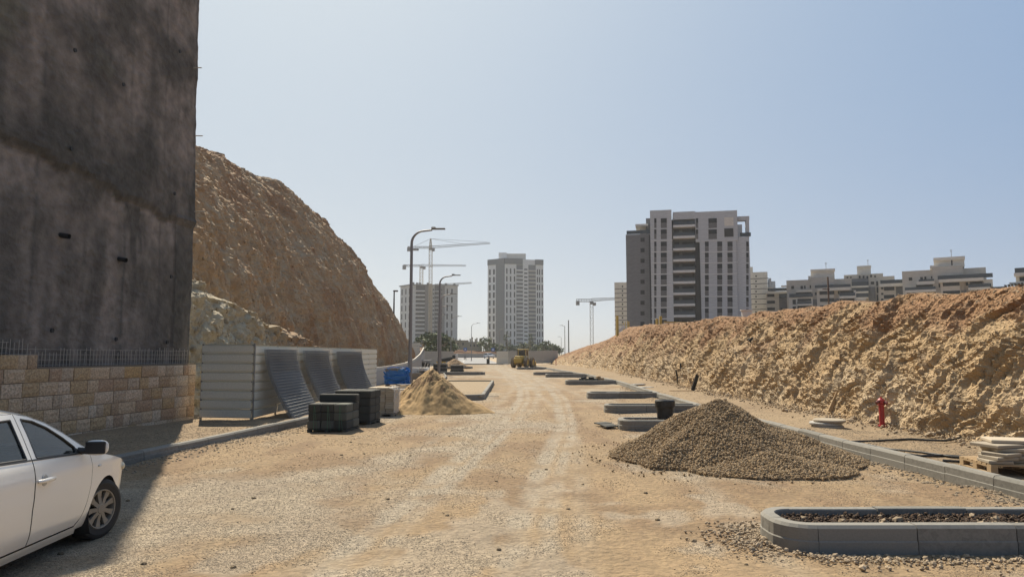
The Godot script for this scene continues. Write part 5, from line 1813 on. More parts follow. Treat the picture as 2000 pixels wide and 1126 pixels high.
func build_buildings() -> void:
	var u := MB.new()
	u.box(Vector3.ZERO, Vector3.ONE)
	unit = u.mesh()
	M.far_tex = tex(512, [[FastNoiseLite.TYPE_CELLULAR, 0.03, 0.5, 1, FastNoiseLite.RETURN_CELL_VALUE], [FastNoiseLite.TYPE_SIMPLEX_SMOOTH, 0.05, 0.5, 3]], 0.72, 1.1)
	M.frame = mat(lin(0.016, 0.017, 0.02), 0.7)
	M.pane = mat(lin(0.018, 0.021, 0.026), 0.3)
	M.pane.metallic_specular = 0.3
	M.grey_stone = far_mat(0.45, 0.465, 0.48, 0.08, 0.75)
	M.grey_band = far_mat(0.60, 0.595, 0.575)
	M.dark_stone = far_mat(0.16, 0.163, 0.172, 0.1, 0.4)
	M.panel_stone = far_mat(0.12, 0.12, 0.124)
	M.cream_stone = far_mat(0.50, 0.46, 0.395, 0.1, 0.6)
	M.pale_stone = far_mat(0.62, 0.585, 0.515, 0.1, 0.6)
	M.white_wall = far_mat(0.72, 0.71, 0.685, 0.08, 0.3)
	M.raw_grey = far_mat(0.26, 0.255, 0.25, 0.08, 0.3)
	M.rail_glass = mat(lin(0.035, 0.043, 0.05), 0.15)
	build_grey_block()
	build_tower()
	build_shell_tower()
	build_terraced_flats()
	build_cranes()
	build_old_house()


func build_grey_block() -> void:
	var d := 0.0
	var root := facing("apartment_block", "tall grey stone apartment block with a column of balconies, behind the rock cut", "apartment block", 1300, 187.0)
	var low := 668.0
	vol(root, "wall", 1224, 457, 1272.5, low, d + 1.5, 22.0, M.dark_stone)
	vol(root, "wall", 1272, 410, 1314.5, low, d - 0.6, 24.0, M.grey_stone)
	vol(root, "wall", 1314.5, 413, 1358.5, 428, d, 24.0, M.grey_stone)
	vol(root, "wall", 1314.5, 428, 1358.5, low, d + 2.2, 21.0, M.panel_stone)
	vol(root, "wall", 1358.5, 412, 1441, 471, d, 24.0, M.grey_stone)
	vol(root, "wall", 1369.5, 471, 1441, low, d, 24.0, M.grey_stone)
	vol(root, "dark_strip", 1358.5, 471, 1369.5, low, d + 0.7, 22.0, M.frame)
	vol(root, "wall", 1441, 462, 1467, low, d + 0.4, 22.0, M.grey_stone)
	vol(root, "wall", 1262, 426, 1272, 457, d + 4.0, 18.0, M.dark_stone)
	vol(root, "canopy", 1241, 437, 1266, 440.5, d + 3.0, 8.0, M.grey_band)
	vol(root, "canopy_wall", 1250, 440.5, 1262, 457, d + 6.0, 5.0, M.pale_stone)
	vol(root, "railing", 1224, 449.5, 1272, 456.5, d + 1.6, 0.12, M.rail_glass)
	vol(root, "portal_beam", 1441, 422, 1464, 430, d + 1.0, 2.0, M.grey_stone)
	vol(root, "portal_leg", 1457.5, 430, 1464, 462, d + 1.0, 2.0, M.grey_stone)
	vol(root, "portal_back", 1441, 438, 1450, 462, d + 8.0, 3.0, M.grey_stone)
	vol(root, "railing", 1446, 454, 1467, 461.5, d + 0.4, 0.12, M.rail_glass)
	vol(root, "stairwell", 1269.5, 458, 1272, low, d - 0.2, 1.0, M.frame)
	var rows := [426.0, 447.6, 471.5, 493.0, 514.7, 536.5, 558.4, 580.2, 602.0, 624.0, 646.0]
	for i in rows.size():
		var y: float = rows[i]
		var upper := i < 2
		var cols := [[1278.0, 1282.4, -0.6], [1290.8, 1302.6, -0.6]]
		if upper:
			cols.append_array([[1359.6, 1364.0, 0.0], [1384.0, 1400.6, 0.0], [1415.0, 1433.0, 0.0]])
		else:
			cols.append_array([[1377.2, 1384.6, 0.0], [1401.2, 1411.0, 0.0], [1421.2, 1431.2, 0.0], [1457.9, 1462.7, 0.4]])
		for c in cols:
			if upper and c[0] == 1415.0:
				vol(root, "loggia", 1415, y - 2, 1433, y + 14.5, d - 0.06, 0.1, M.frame if i == 1 else M.pale_stone)
				continue
			window_at(root, c[0], y, c[1], y + 9.4, d + c[2])
			vol(root, "spandrel", c[0], y + 9.8, c[1], y + 19.0, d + c[2] - 0.03, 0.06, M.panel_stone)
		# recessed balcony
		vol(root, "balcony_slab", 1315, y + 12.5, 1358.2, y + 17.0, d - 0.5, 2.7, M.grey_band)
		vol(root, "railing", 1315.5, y + 5.5, 1357.8, y + 12.5, d - 0.35, 0.06, M.rail_glass)
		window_at(root, 1317, y + 0.5, 1327, y + 12.5, d + 2.2)
		window_at(root, 1333, y + 0.5, 1355, y + 12.5, d + 2.2)
		if i > 1:
			vol(root, "belt_course", 1272.2, y - 2.6, 1314.3, y - 1.6, d - 0.68, 0.1, M.grey_band)
			vol(root, "belt_course", 1369.8, y - 2.6, 1441, y - 1.6, d - 0.08, 0.1, M.grey_band)
	var k := 0
	while k < 10:
		var y := 464.0 + k * 20.5
		window_at(root, 1251.2, y, 1259.2, y + 8.0, d + 1.5)
		k += 1


# one face of a tower: origin at its lower corner, along and up in metres
func tower_face(root: Node3D, a: Vector3, b: Vector3) -> Dictionary:
	var t := b - a
	return {"root": root, "a": a, "turn": Basis(Vector3.UP, atan2(-t.z, t.x)), "long": t.length()}
func on_face(f: Dictionary, called: String, u0: float, u1: float, v0: float, v1: float, out: float, m: Material, deep := 0.5) -> MeshInstance3D:
	var c: Vector3 = f.a + f.turn * Vector3((u0 + u1) / 2.0, (v0 + v1) / 2.0, out - deep / 2.0)
	var root: Node3D = f.root
	var o := part(root, called, unit, m, c - root.position, f.turn)
	o.basis = (f.turn as Basis) * Basis.from_scale(Vector3(u1 - u0, v1 - v0, deep))
	return o


func build_tower() -> void:
	var d := 530.0
	var root := thing("residential_tower", "slender pale high-rise tower with rows of narrow windows", "high-rise", at(1005, 690, d))
	var a := at(952, 690, d + 10.0)
	var b := at(985.5, 690, d)
	var c := at(1062, 690, d + 8.0)
	a.y = 1.0; b.y = 1.0; c.y = 1.0
	var high := at(985, 505, d).y - 1.0
	var m := MB.new()
	var back := [a + Vector3(4, 0, -26), c + Vector3(-4, 0, -26)]
	var ring := [a, b, c, back[1], back[0]]
	var mid := (a + c) / 2.0 + Vector3(0, high / 2.0, -12.0)
	for i in 5:
		var p: Vector3 = ring[i]
		var q: Vector3 = ring[(i + 1) % 5]
		m.face(PackedVector3Array([p - root.position, q - root.position, q + Vector3(0, high, 0) - root.position, p + Vector3(0, high, 0) - root.position]), mid - root.position)
	m.face(PackedVector3Array([a + Vector3(0, high, 0) - root.position, b + Vector3(0, high, 0) - root.position, c + Vector3(0, high, 0) - root.position, back[1] + Vector3(0, high, 0) - root.position, back[0] + Vector3(0, high, 0) - root.position]), mid - root.position)
	part(root, "wall", m.mesh(), M.white_wall)
	vol(root, "penthouse", 974, 493, 990, 506, 8.0, 12.0, M.white_wall)
	vol(root, "penthouse", 990, 495, 1027, 507, 9.0, 12.0, M.pale_stone)
	var dark := far_mat(0.19, 0.195, 0.2, 0.1, 0.3)
	var l := tower_face(root, a, b)
	var r := tower_face(root, b, c)
	var L: float = l.long
	var R: float = r.long
	on_face(l, "dark_band", L * 0.50, L, 0, high - 0.2, 0.35, dark)
	on_face(l, "top_band", 0, L, high - 4.0, high + 0.5, 0.5, dark)
	on_face(r, "top_band", 0, R * 0.46, high - 4.0, high + 0.5, 0.5, dark)
	on_face(r, "top_band", R * 0.78, R, high - 4.0, high + 0.3, 0.5, dark)
	on_face(r, "dark_panel", R * 0.30, R * 0.465, 0, high - 4.2, 0.12, dark)  # flat dark panels behind the balconies, slightly proud of the wall
	on_face(r, "dark_panel", R * 0.61, R * 0.80, 0, high - 4.2, 0.1, dark)
	var floors := int((high - 5.0) / 3.08)
	for k in floors:
		var v := 1.0 + k * 3.08
		on_face(r, "balcony", R * 0.295, R * 0.465, v, v + 1.05, 1.3, M.white_wall, 1.4)
		on_face(r, "balcony", R * 0.61, R * 0.79, v, v + 0.9, 1.1, M.pale_stone, 1.2)
		on_face(r, "window", R * 0.50, R * 0.585, v + 0.9, v + 2.0, 0.06, M.frame, 0.2)
	for k in int(floors / 2.0):
		var v := 1.6 + k * 6.16
		for q in [0.08, 0.32]:
			on_face(l, "window", L * q, L * (q + 0.1), v, v + 4.4, 0.06, M.frame, 0.2)
		for q in [0.04, 0.135, 0.235]:
			on_face(r, "window", R * q, R * (q + 0.032), v, v + 4.4, 0.06, M.frame, 0.2)
		for q in [0.83, 0.885, 0.955]:
			on_face(r, "window", R * q, R * (q + 0.026), v, v + 4.4, 0.06, M.frame, 0.2)


func build_shell_tower() -> void:
	var d := 490.0
	var root := thing("unfinished_tower", "unfinished concrete tower with open floors under the tower cranes", "high-rise", at(836, 690, d))
	var a := at(780, 690, d + 12.0)
	var b := at(801, 690, d)
	var c := at(893, 690, d + 6.0)
	a.y = 1.0; b.y = 1.0; c.y = 1.0
	var high := at(840, 556, d).y - 1.0
	var ring := [a, b, c, c + Vector3(-3, 0, -24), a + Vector3(3, 0, -18)]
	var mid := (a + c) / 2.0 + Vector3(0, high / 2.0, -8.0)
	var m := MB.new()
	var top := PackedVector3Array()
	for i in 5:
		var p: Vector3 = ring[i]
		var q: Vector3 = ring[(i + 1) % 5]
		top.append(p + Vector3(0, high, 0) - root.position)
		m.face(PackedVector3Array([p - root.position, q - root.position, q + Vector3(0, high, 0) - root.position, p + Vector3(0, high, 0) - root.position]), mid - root.position)
	m.face(top, mid - root.position)
	part(root, "wall", m.mesh(), far_mat(0.56, 0.555, 0.535, 0.08, 0.3))
	var l := tower_face(root, a, b)
	var r := tower_face(root, b, c)
	var L: float = l.long
	var R: float = r.long
	var pinky := far_mat(0.24, 0.225, 0.215, 0.1, 0.3)
	var bay_shade := far_mat(0.12, 0.115, 0.115, 0.1, 0.3)  # flat dark colour painted for the shade inside the open floors
	on_face(r, "bay_shade_panel", R * 0.10, R * 0.30, 0, high, 0.05, bay_shade)
	on_face(r, "lift_core", R * 0.30, R * 0.36, 0, high, 0.4, pinky)
	on_face(r, "bay_shade_panel", R * 0.50, R * 0.62, 0, high, 0.06, bay_shade)
	on_face(r, "grey_bay", R * 0.62, R * 0.72, 0, high, 0.2, pinky)
	on_face(r, "hoist_mast", R * 0.385, R * 0.445, 0, high + 1.0, 1.6, far_mat(0.36, 0.30, 0.22), 1.4)
	on_face(l, "top_slab", -0.6, L, high - 0.3, high + 0.5, 0.9, M.raw_grey)
	on_face(r, "top_slab", 0, R * 1.02, high - 0.3, high + 0.5, 1.0, M.raw_grey)
	for q in [0.02, 0.1, 0.16, 0.33, 0.6, 0.72, 0.9]:
		on_face(r, "parapet_form", R * q, R * (q + 0.05), high + 0.5, high + rng.randf_range(1.2, 2.2), 0.3, M.raw_grey)
	var floors := int(high / 3.02)
	for k in floors:
		var v := 0.4 + k * 3.02
		on_face(r, "floor_slab", R * 0.10, R * 0.295, v, v + 0.75, 0.9, M.white_wall, 1.2)
		on_face(r, "floor_slab", R * 0.505, R * 0.62, v, v + 0.55, 0.7, M.grey_band, 1.0)
		on_face(r, "window", R * 0.465, R * 0.49, v + 1.0, v + 2.0, 0.08, M.frame, 0.3)
		on_face(r, "window", R * 0.64, R * 0.665, v + 1.0, v + 2.0, 0.25, M.frame, 0.3)
	for k in int(floors / 2.0):
		var v := 1.6 + k * 6.04
		for q in [0.76, 0.86]:
			on_face(r, "window", R * q, R * (q + 0.03), v, v + 4.1, 0.08, M.frame, 0.3)
		for q in [0.12, 0.48, 0.82]:
			on_face(l, "window", L * q, L * (q + 0.09), v, v + 4.1, 0.08, M.frame, 0.3)


func flats(root: Node3D, rows: Array) -> void:      # [what, x0, y0, x1, y1, nearer by]; what: w wall, p pale wall, r railing, s slab, g glazing, k dark wall, n window
	var kinds := {"w": ["wall", M.cream_stone, 14.0], "p": ["pale_wall", M.pale_stone, 14.0], "r": ["railing", M.rail_glass, 0.12], "s": ["balcony_slab", M.pale_stone, 2.2], "g": ["window_band", M.pane, 0.1], "k": ["dark_wall", M.dark_stone, 13.0], "n": ["window", M.frame, 0.1]}
	for q in rows:
		var k: Array = kinds[q[0]]
		if q[0] == "n":
			window_at(root, q[1], q[2], q[3], q[4], -q[5])
		elif q[0] == "g":
			var f := vol(root, "window", q[1], q[2], q[3], q[4], -q[5] - 0.05, 0.1, M.frame)
			var n := maxi(2, int((q[3] - q[1]) / 5.0))
			for i in n:
				var s := part(f, "pane", unit, M.pane, Vector3((i + 0.5) / n - 0.5, 0, 0.3))
				s.scale = Vector3(0.88 / n, 0.84, 0.6)
		else:
			vol(root, k[0], q[1], q[2], q[3], q[4], -q[5], k[2], k[1])


func build_terraced_flats() -> void:
	var G := "stepped cream flats along the ridge"
	var low := 650.0
	# slab blocks with dark floor lines: one left of the grey block, one right of it
	for e in [[1201, 1226, 551, 8.75, 236.0, 1216.0, "cream slab block showing past the dark side of the grey apartment block"], [1466, 1502, 531, 10.0, 215.0, 1477.0, "cream slab block with dark floor lines beside the grey apartment block"]]:
		var s := facing("slab_block", e[6], "apartment block", e[0] + 4.0, e[4])
		vol(s, "wall", e[0], e[2], e[1], 680, 0.0, 14.0, M.pale_stone)
		var k := 0
		while e[2] + 12.0 + k * e[3] < 650.0:
			var y: float = e[2] + 12.0 + k * e[3]
			vol(s, "floor_line", e[0], y, e[1] - 0.2, y + 1.3, -0.06, 0.1, M.panel_stone)
			window_at(s, e[5] - 1.3, y - 5.6, e[5] + 1.4, y - 2.6, 0.0)
			k += 1
		if e[0] > 1400:
			vol(s, "roof_room", 1463, 521, 1471, 545, 2.0, 8.0, M.pale_stone)
			vol(s, "roof_terrace", 1502, 543, 1507, 566, 1.0, 9.0, M.grey_stone)
			vol(s, "roof_terrace", 1507, 549, 1515, 570, 1.0, 9.0, M.grey_stone)
	var h := facing("terraced_flats", "low wing of cream flats with a dark stone corner next to the slab block", "apartment block", 1520, 200.0, G)
	flats(h, [["w", 1498, 571, 1523, low, 0.0], ["s", 1496, 568.5, 1541, 573, 0.8], ["k", 1522, 573, 1543, low, -0.5], ["r", 1500, 562, 1540, 568, 0.0], ["g", 1499, 573.5, 1513, 579.5, 0.0], ["g", 1499, 587, 1514, 592.5, 0.0], ["g", 1499, 600, 1514, 605.5, 0.0], ["r", 1523, 574, 1541, 581, 0.2], ["n", 1525, 601, 1529, 605, -0.4], ["w", 1500, 561, 1512, 568, -5.0]])
	h = facing("terraced_flats", "stepped cream flats with a drum shaped penthouse, above the middle of the rock cut", "apartment block", 1600, 190.0, G)
	flats(h, [["w", 1538, 546.5, 1588, 640, 0.0], ["w", 1586, 541, 1632, 640, 0.8], ["w", 1631, 544, 1664, 640, -1.0], ["p", 1584, 528.5, 1630.5, 547, -2.0], ["s", 1583.5, 525, 1631.5, 529.5, -1.6], ["p", 1579, 538.5, 1590, 546, 0.0], ["n", 1546, 558, 1551.5, 564, 0.0], ["n", 1564, 558, 1569, 564, 0.0], ["n", 1571, 557.5, 1574, 563.5, 0.0], ["n", 1582, 557, 1584.5, 562.5, 0.0],
		["s", 1526, 557, 1539, 559, 0.5], ["s", 1555, 565.5, 1587, 570, 1.5], ["g", 1555, 570, 1587, 574.5, 0.1], ["r", 1542, 573, 1588, 580, 1.9], ["p", 1542, 580, 1589, 640, 1.6], ["n", 1548.5, 585, 1555, 594, 1.6], ["n", 1548.5, 598, 1555, 607, 1.6], ["g", 1558, 583, 1585, 588, 1.62], ["r", 1557.5, 588.5, 1585.5, 593.5, 2.7], ["s", 1557.5, 593.2, 1586, 596.3, 2.8], ["g", 1558, 597, 1585, 601, 1.62], ["r", 1557.5, 601.5, 1585.5, 607, 2.7], ["s", 1557.5, 607, 1586, 610, 2.8], ["k", 1589, 584, 1597, 640, 0.9],
		["r", 1592, 555.5, 1662, 561, 2.2], ["s", 1597, 561.5, 1661, 567, 2.4], ["w", 1597, 567, 1631, 640, 1.8], ["g", 1601, 568, 1630, 575, 1.8], ["g", 1602, 582, 1630, 589, 1.8], ["g", 1602, 596, 1630, 602.5, 1.8], ["n", 1592, 570.5, 1596, 576, 0.8], ["k", 1631, 583, 1640, 640, 1.0], ["p", 1632, 567, 1674, 640, 0.6], ["n", 1637, 568, 1640.5, 574, 0.62], ["g", 1641, 567.5, 1668, 572, 0.62], ["r", 1640, 571.5, 1671, 577.5, 2.0], ["s", 1640, 577.5, 1671, 582, 2.2], ["g", 1641, 583, 1668, 587, 0.62], ["r", 1640, 586.5, 1674, 592, 2.0], ["s", 1640, 592, 1674, 596, 2.2], ["s", 1670, 582, 1692, 586, 1.6]])
	h = facing("terraced_flats", "cream flats with dark glazed balconies and a square roof room", "apartment block", 1700, 205.0, G)
	flats(h, [["w", 1651, 535, 1728, 640, 0.0], ["p", 1674.5, 522, 1701.5, 536, -1.0], ["s", 1674, 518.5, 1702, 522.5, -0.8], ["k", 1664, 543.5, 1697, 557.5, 0.3], ["n", 1654, 540, 1657.5, 543, 0.0], ["n", 1661, 540, 1664, 543, 0.0], ["n", 1678, 538, 1681.5, 543, 0.32], ["n", 1685.5, 538, 1689, 543, 0.32], ["n", 1693, 538.5, 1696.5, 543, 0.32], ["n", 1700, 536.5, 1704, 541, 0.0], ["n", 1708, 538, 1711.5, 541, 0.0], ["r", 1664, 550, 1697, 557.5, 1.6], ["s", 1664, 557.8, 1697, 561, 1.8], ["r", 1664, 561, 1697, 568.5, 1.5], ["s", 1672, 568.5, 1697, 572, 1.8], ["r", 1672, 572, 1697, 580, 1.6], ["s", 1672, 580, 1697, 583, 1.8], ["g", 1701.5, 549.5, 1708, 555, 0.0], ["n", 1712, 548.5, 1715.5, 558, 0.0], ["k", 1699, 560, 1712, 640, 0.5], ["n", 1713, 560, 1716, 572, 0.1], ["n", 1713, 575, 1716, 588, 0.1]])
	h = facing("terraced_flats", "narrow cream flats wing with long dark window bands", "apartment block", 1742, 188.0, G)
	flats(h, [["w", 1719, 552, 1752, 640, 0.0], ["k", 1751, 558, 1767, 640, -0.4], ["w", 1722, 539, 1748, 553, -3.0], ["r", 1720, 546, 1766, 553, 0.9], ["s", 1718, 553, 1767, 559, 1.0], ["n", 1721.5, 560.5, 1726, 564.5, 0.0], ["g", 1727, 559.5, 1747.5, 567, 0.0], ["n", 1721.5, 571.5, 1726, 575.5, 0.0], ["g", 1727, 575.5, 1747.5, 582.5, 0.0], ["n", 1721.5, 582.5, 1726, 586.5, 0.0]])
	h = facing("terraced_flats", "widest stepped cream flats with wraparound dark railings and a drum shaped penthouse", "apartment block", 1850, 172.0, G)
	flats(h, [["w", 1765, 528, 1826, 640, 0.0], ["w", 1824, 519, 1885, 640, 1.0], ["w", 1884, 522.5, 1930, 640, -1.5], ["p", 1824.5, 507, 1884.5, 521, -1.5], ["s", 1823.5, 501.5, 1885.5, 507.5, -1.0], ["p", 1817, 518, 1832, 524, 0.6], ["n", 1775.5, 541.5, 1782.5, 547.5, 0.0], ["n", 1798, 540.5, 1803.5, 546.5, 0.0], ["n", 1806, 540, 1810, 546, 0.0], ["n", 1819, 539, 1823, 544, 0.0], ["n", 1858.5, 505, 1861, 518, -1.48], ["r", 1795, 545, 1825, 549, 1.7], ["s", 1791, 549, 1826, 555, 1.8], ["g", 1790, 555, 1825, 560, 0.1], ["r", 1768, 560, 1828, 566, 2.6], ["s", 1769, 565.5, 1829, 570, 2.7], ["p", 1770, 570, 1812, 640, 2.4], ["p", 1812, 570, 1829, 640, 1.6], ["g", 1772, 572, 1790, 577.5, 2.42], ["r", 1768, 578, 1791, 583, 3.4], ["s", 1768, 583, 1792, 588, 3.5], ["n", 1797, 572, 1805.5, 581, 2.42], ["n", 1834, 554, 1836.5, 561, 1.02], ["n", 1827, 571, 1829.5, 575.5, 1.7],
		["r", 1832, 535.5, 1940, 543.5, 2.8], ["s", 1834, 543.5, 1922, 549.5, 3.0], ["s", 1922, 545, 1940, 560, 1.6], ["w", 1840, 549.5, 1878, 640, 2.2], ["g", 1842, 551, 1875, 558, 2.2], ["g", 1842.5, 567.5, 1876, 575, 2.2], ["w", 1880, 549.5, 1938, 640, 0.6], ["n", 1887, 550, 1891.5, 557.5, 0.62], ["g", 1895, 549.5, 1919, 554, 0.62], ["r", 1892, 554, 1937, 560.5, 2.4], ["s", 1892, 560.5, 1935, 565.5, 2.5], ["k", 1880, 566, 1891, 640, 1.0], ["n", 1897, 568, 1902.5, 576, 0.62], ["g", 1906, 568.5, 1918, 576, 0.62], ["r", 1891, 573, 1919, 577.5, 2.0], ["p", 1919, 567, 1931, 640, 1.4], ["r", 1935, 559.5, 1964, 563.5, 0.5], ["w", 1931, 563.5, 1966, 640, 0.0]])
	h = facing("terraced_flats", "corner of cream flats with a timber pergola at the end of the ridge", "apartment block", 2010, 150.0, G)
	flats(h, [["w", 1988, 537, 2060, 640, 0.0], ["s", 1981, 530.5, 2062, 536.5, 1.0], ["r", 1982.5, 521, 2060, 530.5, 0.8], ["w", 1968, 560, 2060, 640, 1.5], ["s", 1972, 549, 2060, 553, 2.2], ["g", 1992, 540, 2020, 548, 0.0]])
	for k in 6:
		vol(h, "pergola_beam", 1962 + k * 6.5, 556 - k * 0.9, 1967 + k * 6.5, 558 - k * 0.9, -4.0 - k * 0.3, 4.0, M.rubber)
		vol(h, "pergola_post", 1966 + k * 9.0, 558, 1967 + k * 9.0, 585, -4.0, 0.2, M.rubber)
	# roof gear
	var m := MB.new()
	m.bar(Vector3(0, 0, 0), Vector3(0, 1.9, 0), 0.09)
	m.bar(Vector3(-0.35, 1.7, 0), Vector3(0.35, 1.7, 0), 0.07)
	m.bar(Vector3(-0.25, 1.4, 0), Vector3(0.25, 1.4, 0), 0.07)
	for e in [[1859, 501.5, 170.0], [1614, 525, 190.0], [1696, 518.5, 205.0]]:
		solo("roof_aerial", "thin television aerial on a flats roof", "aerial", m.mesh(), M.post, at(e[0], e[1], e[2] - -2.0), Basis(), "aerials on the flats")


func build_old_house() -> void:
	var d := 330.0
	var root := facing("old_stone_house", "weathered old stone building with a ragged roofline beyond the shrubs", "house", 915, d)
	d = 0.0
	var stone := far_mat(0.27, 0.235, 0.17, 0.15, 0.4)
	vol(root, "wall", 880, 664, 915, 695, d, 10.0, stone)
	vol(root, "wall", 912, 667, 938, 695, d - 1.5, 10.0, stone)
	for e in [[884, 659], [888, 661], [897, 661.5], [917, 661], [921, 658], [927, 661.5], [930, 659.5], [936, 662]]:
		vol(root, "roof_stub", e[0], e[1], e[0] + 2.6, 668, d - 1.0, 1.0, stone)
	vol(root, "pilaster", 937, 660, 941, 690, d - 2.0, 2.0, stone)
	for e in [[893, 669], [903, 669], [918, 672], [925, 672], [931, 672]]:
		window_at(root, e[0], e[1], e[0] + 2.6, e[1] + 4.5, d - (1.6 if e[0] > 912 else 0.05))


func lattice(a: Vector3, b: Vector3, w0: float, w1: float, bays: int, t: float) -> ArrayMesh:    # square truss from a to b
	var m := MB.new()
	var y := (b - a).normalized()
	var z := (Vector3(0, 0, 1) if absf(y.z) < 0.9 else Vector3.RIGHT)
	var x := y.cross(z).normalized()
	var prev := []
	for i in bays + 1:
		var c := a.lerp(b, i / float(bays))
		var w := lerpf(w0, w1, i / float(bays)) / 2.0
		var q := [c + x * w + z * w, c - x * w + z * w, c - x * w - z * w, c + x * w - z * w]
		for k in 4:
			m.bar(q[k], q[(k + 1) % 4], t * 0.7)
			if i > 0:
				m.bar(prev[k], q[k], t)
				m.bar(prev[k], q[(k + 1) % 4], t * 0.7)
		prev = q
	return m.mesh()


func crane(label: String, d: float, mast_px: float, base_py: float, jib_py: float, tip: Vector2, tail_px: float, apex_py: float, look: Material) -> void:
	var base := at(mast_px, base_py, d)
	var root := thing("tower_crane", label, "tower crane", base, 0.0)
	var hub := at(mast_px, jib_py, d) - base
	var end := at(tip.x, tip.y, d) - base
	var tail := at(tail_px, jib_py, d) - base
	part(root, "mast", lattice(Vector3(0, -20, 0), hub, d * 0.0045, d * 0.0045, int((hub.y + 20.0) / 2.6), d * 0.00042), look)
	part(root, "jib", lattice(hub + Vector3(0, 0.6, 0), end, 1.5, 0.9, 24, d * 0.00026), M.crane_grey)
	part(root, "counter_jib", lattice(hub + Vector3(0, 0.4, 0), tail + Vector3(0, 0.4, 0), 1.3, 1.3, 6, d * 0.0004), M.crane_grey)
	var m := MB.new()
	m.box(tail + Vector3(0.6, -0.9, 0), Vector3(d * 0.005, d * 0.0062, 1.6))
	if apex_py > 0.0:
		m.box(tail + Vector3(5.0, -1.1, 0), Vector3(5.0, 1.5, 1.6))
	part(root, "counterweight", m.mesh(), M.crane_grey)
	m = MB.new()
	m.cbox(hub + Vector3(d * 0.0042, -1.4, 0.6), Vector3(d * 0.004, d * 0.0045, 1.8), 0.2)
	m.box(hub + Vector3(0, -0.9, 0), Vector3(d * 0.005, 1.2, 2.2))
	part(root, "cab", m.mesh(), M.crane_grey)
	if apex_py > 0.0:
		var apex := at(mast_px, apex_py, d) - base
		part(root, "apex", lattice(hub, apex, 2.0, 0.6, 4, 0.3), look)
		m = MB.new()
		for t in [0.55, 0.95]:
			m.bar(apex, hub.lerp(end, t) + Vector3(0, 1.0, 0), 0.16)
		m.bar(apex, tail.lerp(hub, 0.25) + Vector3(0, 1.0, 0), 0.16)
		part(root, "tie_rod", m.mesh(), M.crane_grey)


func build_cranes() -> void:
	M.crane_cream = mat(lin(0.42, 0.34, 0.235), 0.7)
	M.crane_grey = mat(lin(0.22, 0.215, 0.215), 0.7)
	M.crane_pale = mat(lin(0.5, 0.5, 0.49), 0.7)
	crane("tallest tower crane with a long jib over the unfinished tower", 480.0, 841, 600, 484, Vector2(957, 474.5), 797, 466, M.crane_cream)
	crane("flat topped tower crane behind the unfinished tower, shorter than its neighbour", 520.0, 823, 600, 519.5, Vector2(910, 518.5), 788, -1.0, M.crane_cream)
	crane("distant tower crane showing only its jib over the roof of the unfinished tower", 560.0, 866, 600, 557, Vector2(921, 552), 850, -1.0, M.crane_pale)
	crane("pale flat topped tower crane standing beyond the rock cut", 330.0, 1155.5, 680, 588, Vector2(1207, 582.5), 1126, -1.0, M.crane_pale)


# ================================================================ white saloon parked in the shade of the wall
# the car's own measures: l runs from the front bumper to the rear, h is height, half-width follows from both
const CAR_W := [[0.14, 0.74], [0.22, 0.80], [0.34, 0.845], [0.5, 0.866], [0.66, 0.876], [0.79, 0.872], [0.815, 0.878], [0.84, 0.866], [0.92, 0.848], [0.98, 0.822], [1.2, 0.715], [1.38, 0.62], [1.48, 0.55]]
const CAR_T := [[0.0, 0.60], [0.06, 0.71], [0.14, 0.80], [0.28, 0.885], [0.5, 0.952], [0.8, 0.988], [1.1, 1.0], [3.4, 1.0], [4.0, 0.965], [4.3, 0.90], [4.46, 0.80], [4.54, 0.68]]
const CAR_EDGE := [[0.0, 0.60], [0.05, 0.66], [0.15, 0.715], [0.3, 0.765], [0.7, 0.855], [1.1, 0.925], [1.3, 0.968], [1.45, 1.045], [1.7, 1.185], [1.95, 1.30], [2.2, 1.375], [2.5, 1.41], [2.9, 1.412], [3.25, 1.375], [3.55, 1.285], [3.8, 1.16], [4.0, 1.065], [4.2, 1.02], [4.45, 0.97], [4.54, 0.86]]
const CAR_MID := [[0.0, 0.63], [0.05, 0.71], [0.15, 0.785], [0.3, 0.84], [0.7, 0.93], [1.05, 0.995], [1.25, 1.035], [1.5, 1.17], [1.8, 1.325], [2.05, 1.425], [2.25, 1.462], [2.6, 1.478], [3.0, 1.468], [3.35, 1.42], [3.7, 1.27], [4.0, 1.125], [4.2, 1.085], [4.45, 1.05], [4.54, 0.93]]


func smooth_lerps(t: float, pts: Array) -> float:
	return (lerps(t - 0.03, pts) + lerps(t, pts) * 2.0 + lerps(t + 0.03, pts)) / 4.0
func car_half(l: float, h: float) -> float:
	var t := smooth_lerps(l, CAR_T)
	return smooth_lerps(h, CAR_W) * lerpf(t, 1.0, clampf((h - 0.9) / 0.4, 0.0, 1.0) if l < 2.0 else 0.0)
func car_side(l: float, h: float, s: float, inset: float) -> Vector3:
	return Vector3(s * (car_half(l, h) - inset), h, l)
func car_top(l: float, q: float, drop := 0.0) -> Vector3:             # q runs from -1 to 1 across
	var he := smooth_lerps(l, CAR_EDGE)
	var hm := smooth_lerps(l, CAR_MID)
	var w := car_half(l, he)
	return Vector3(q * w, hm - (hm - he) * pow(absf(q), 2.6) - drop, l)


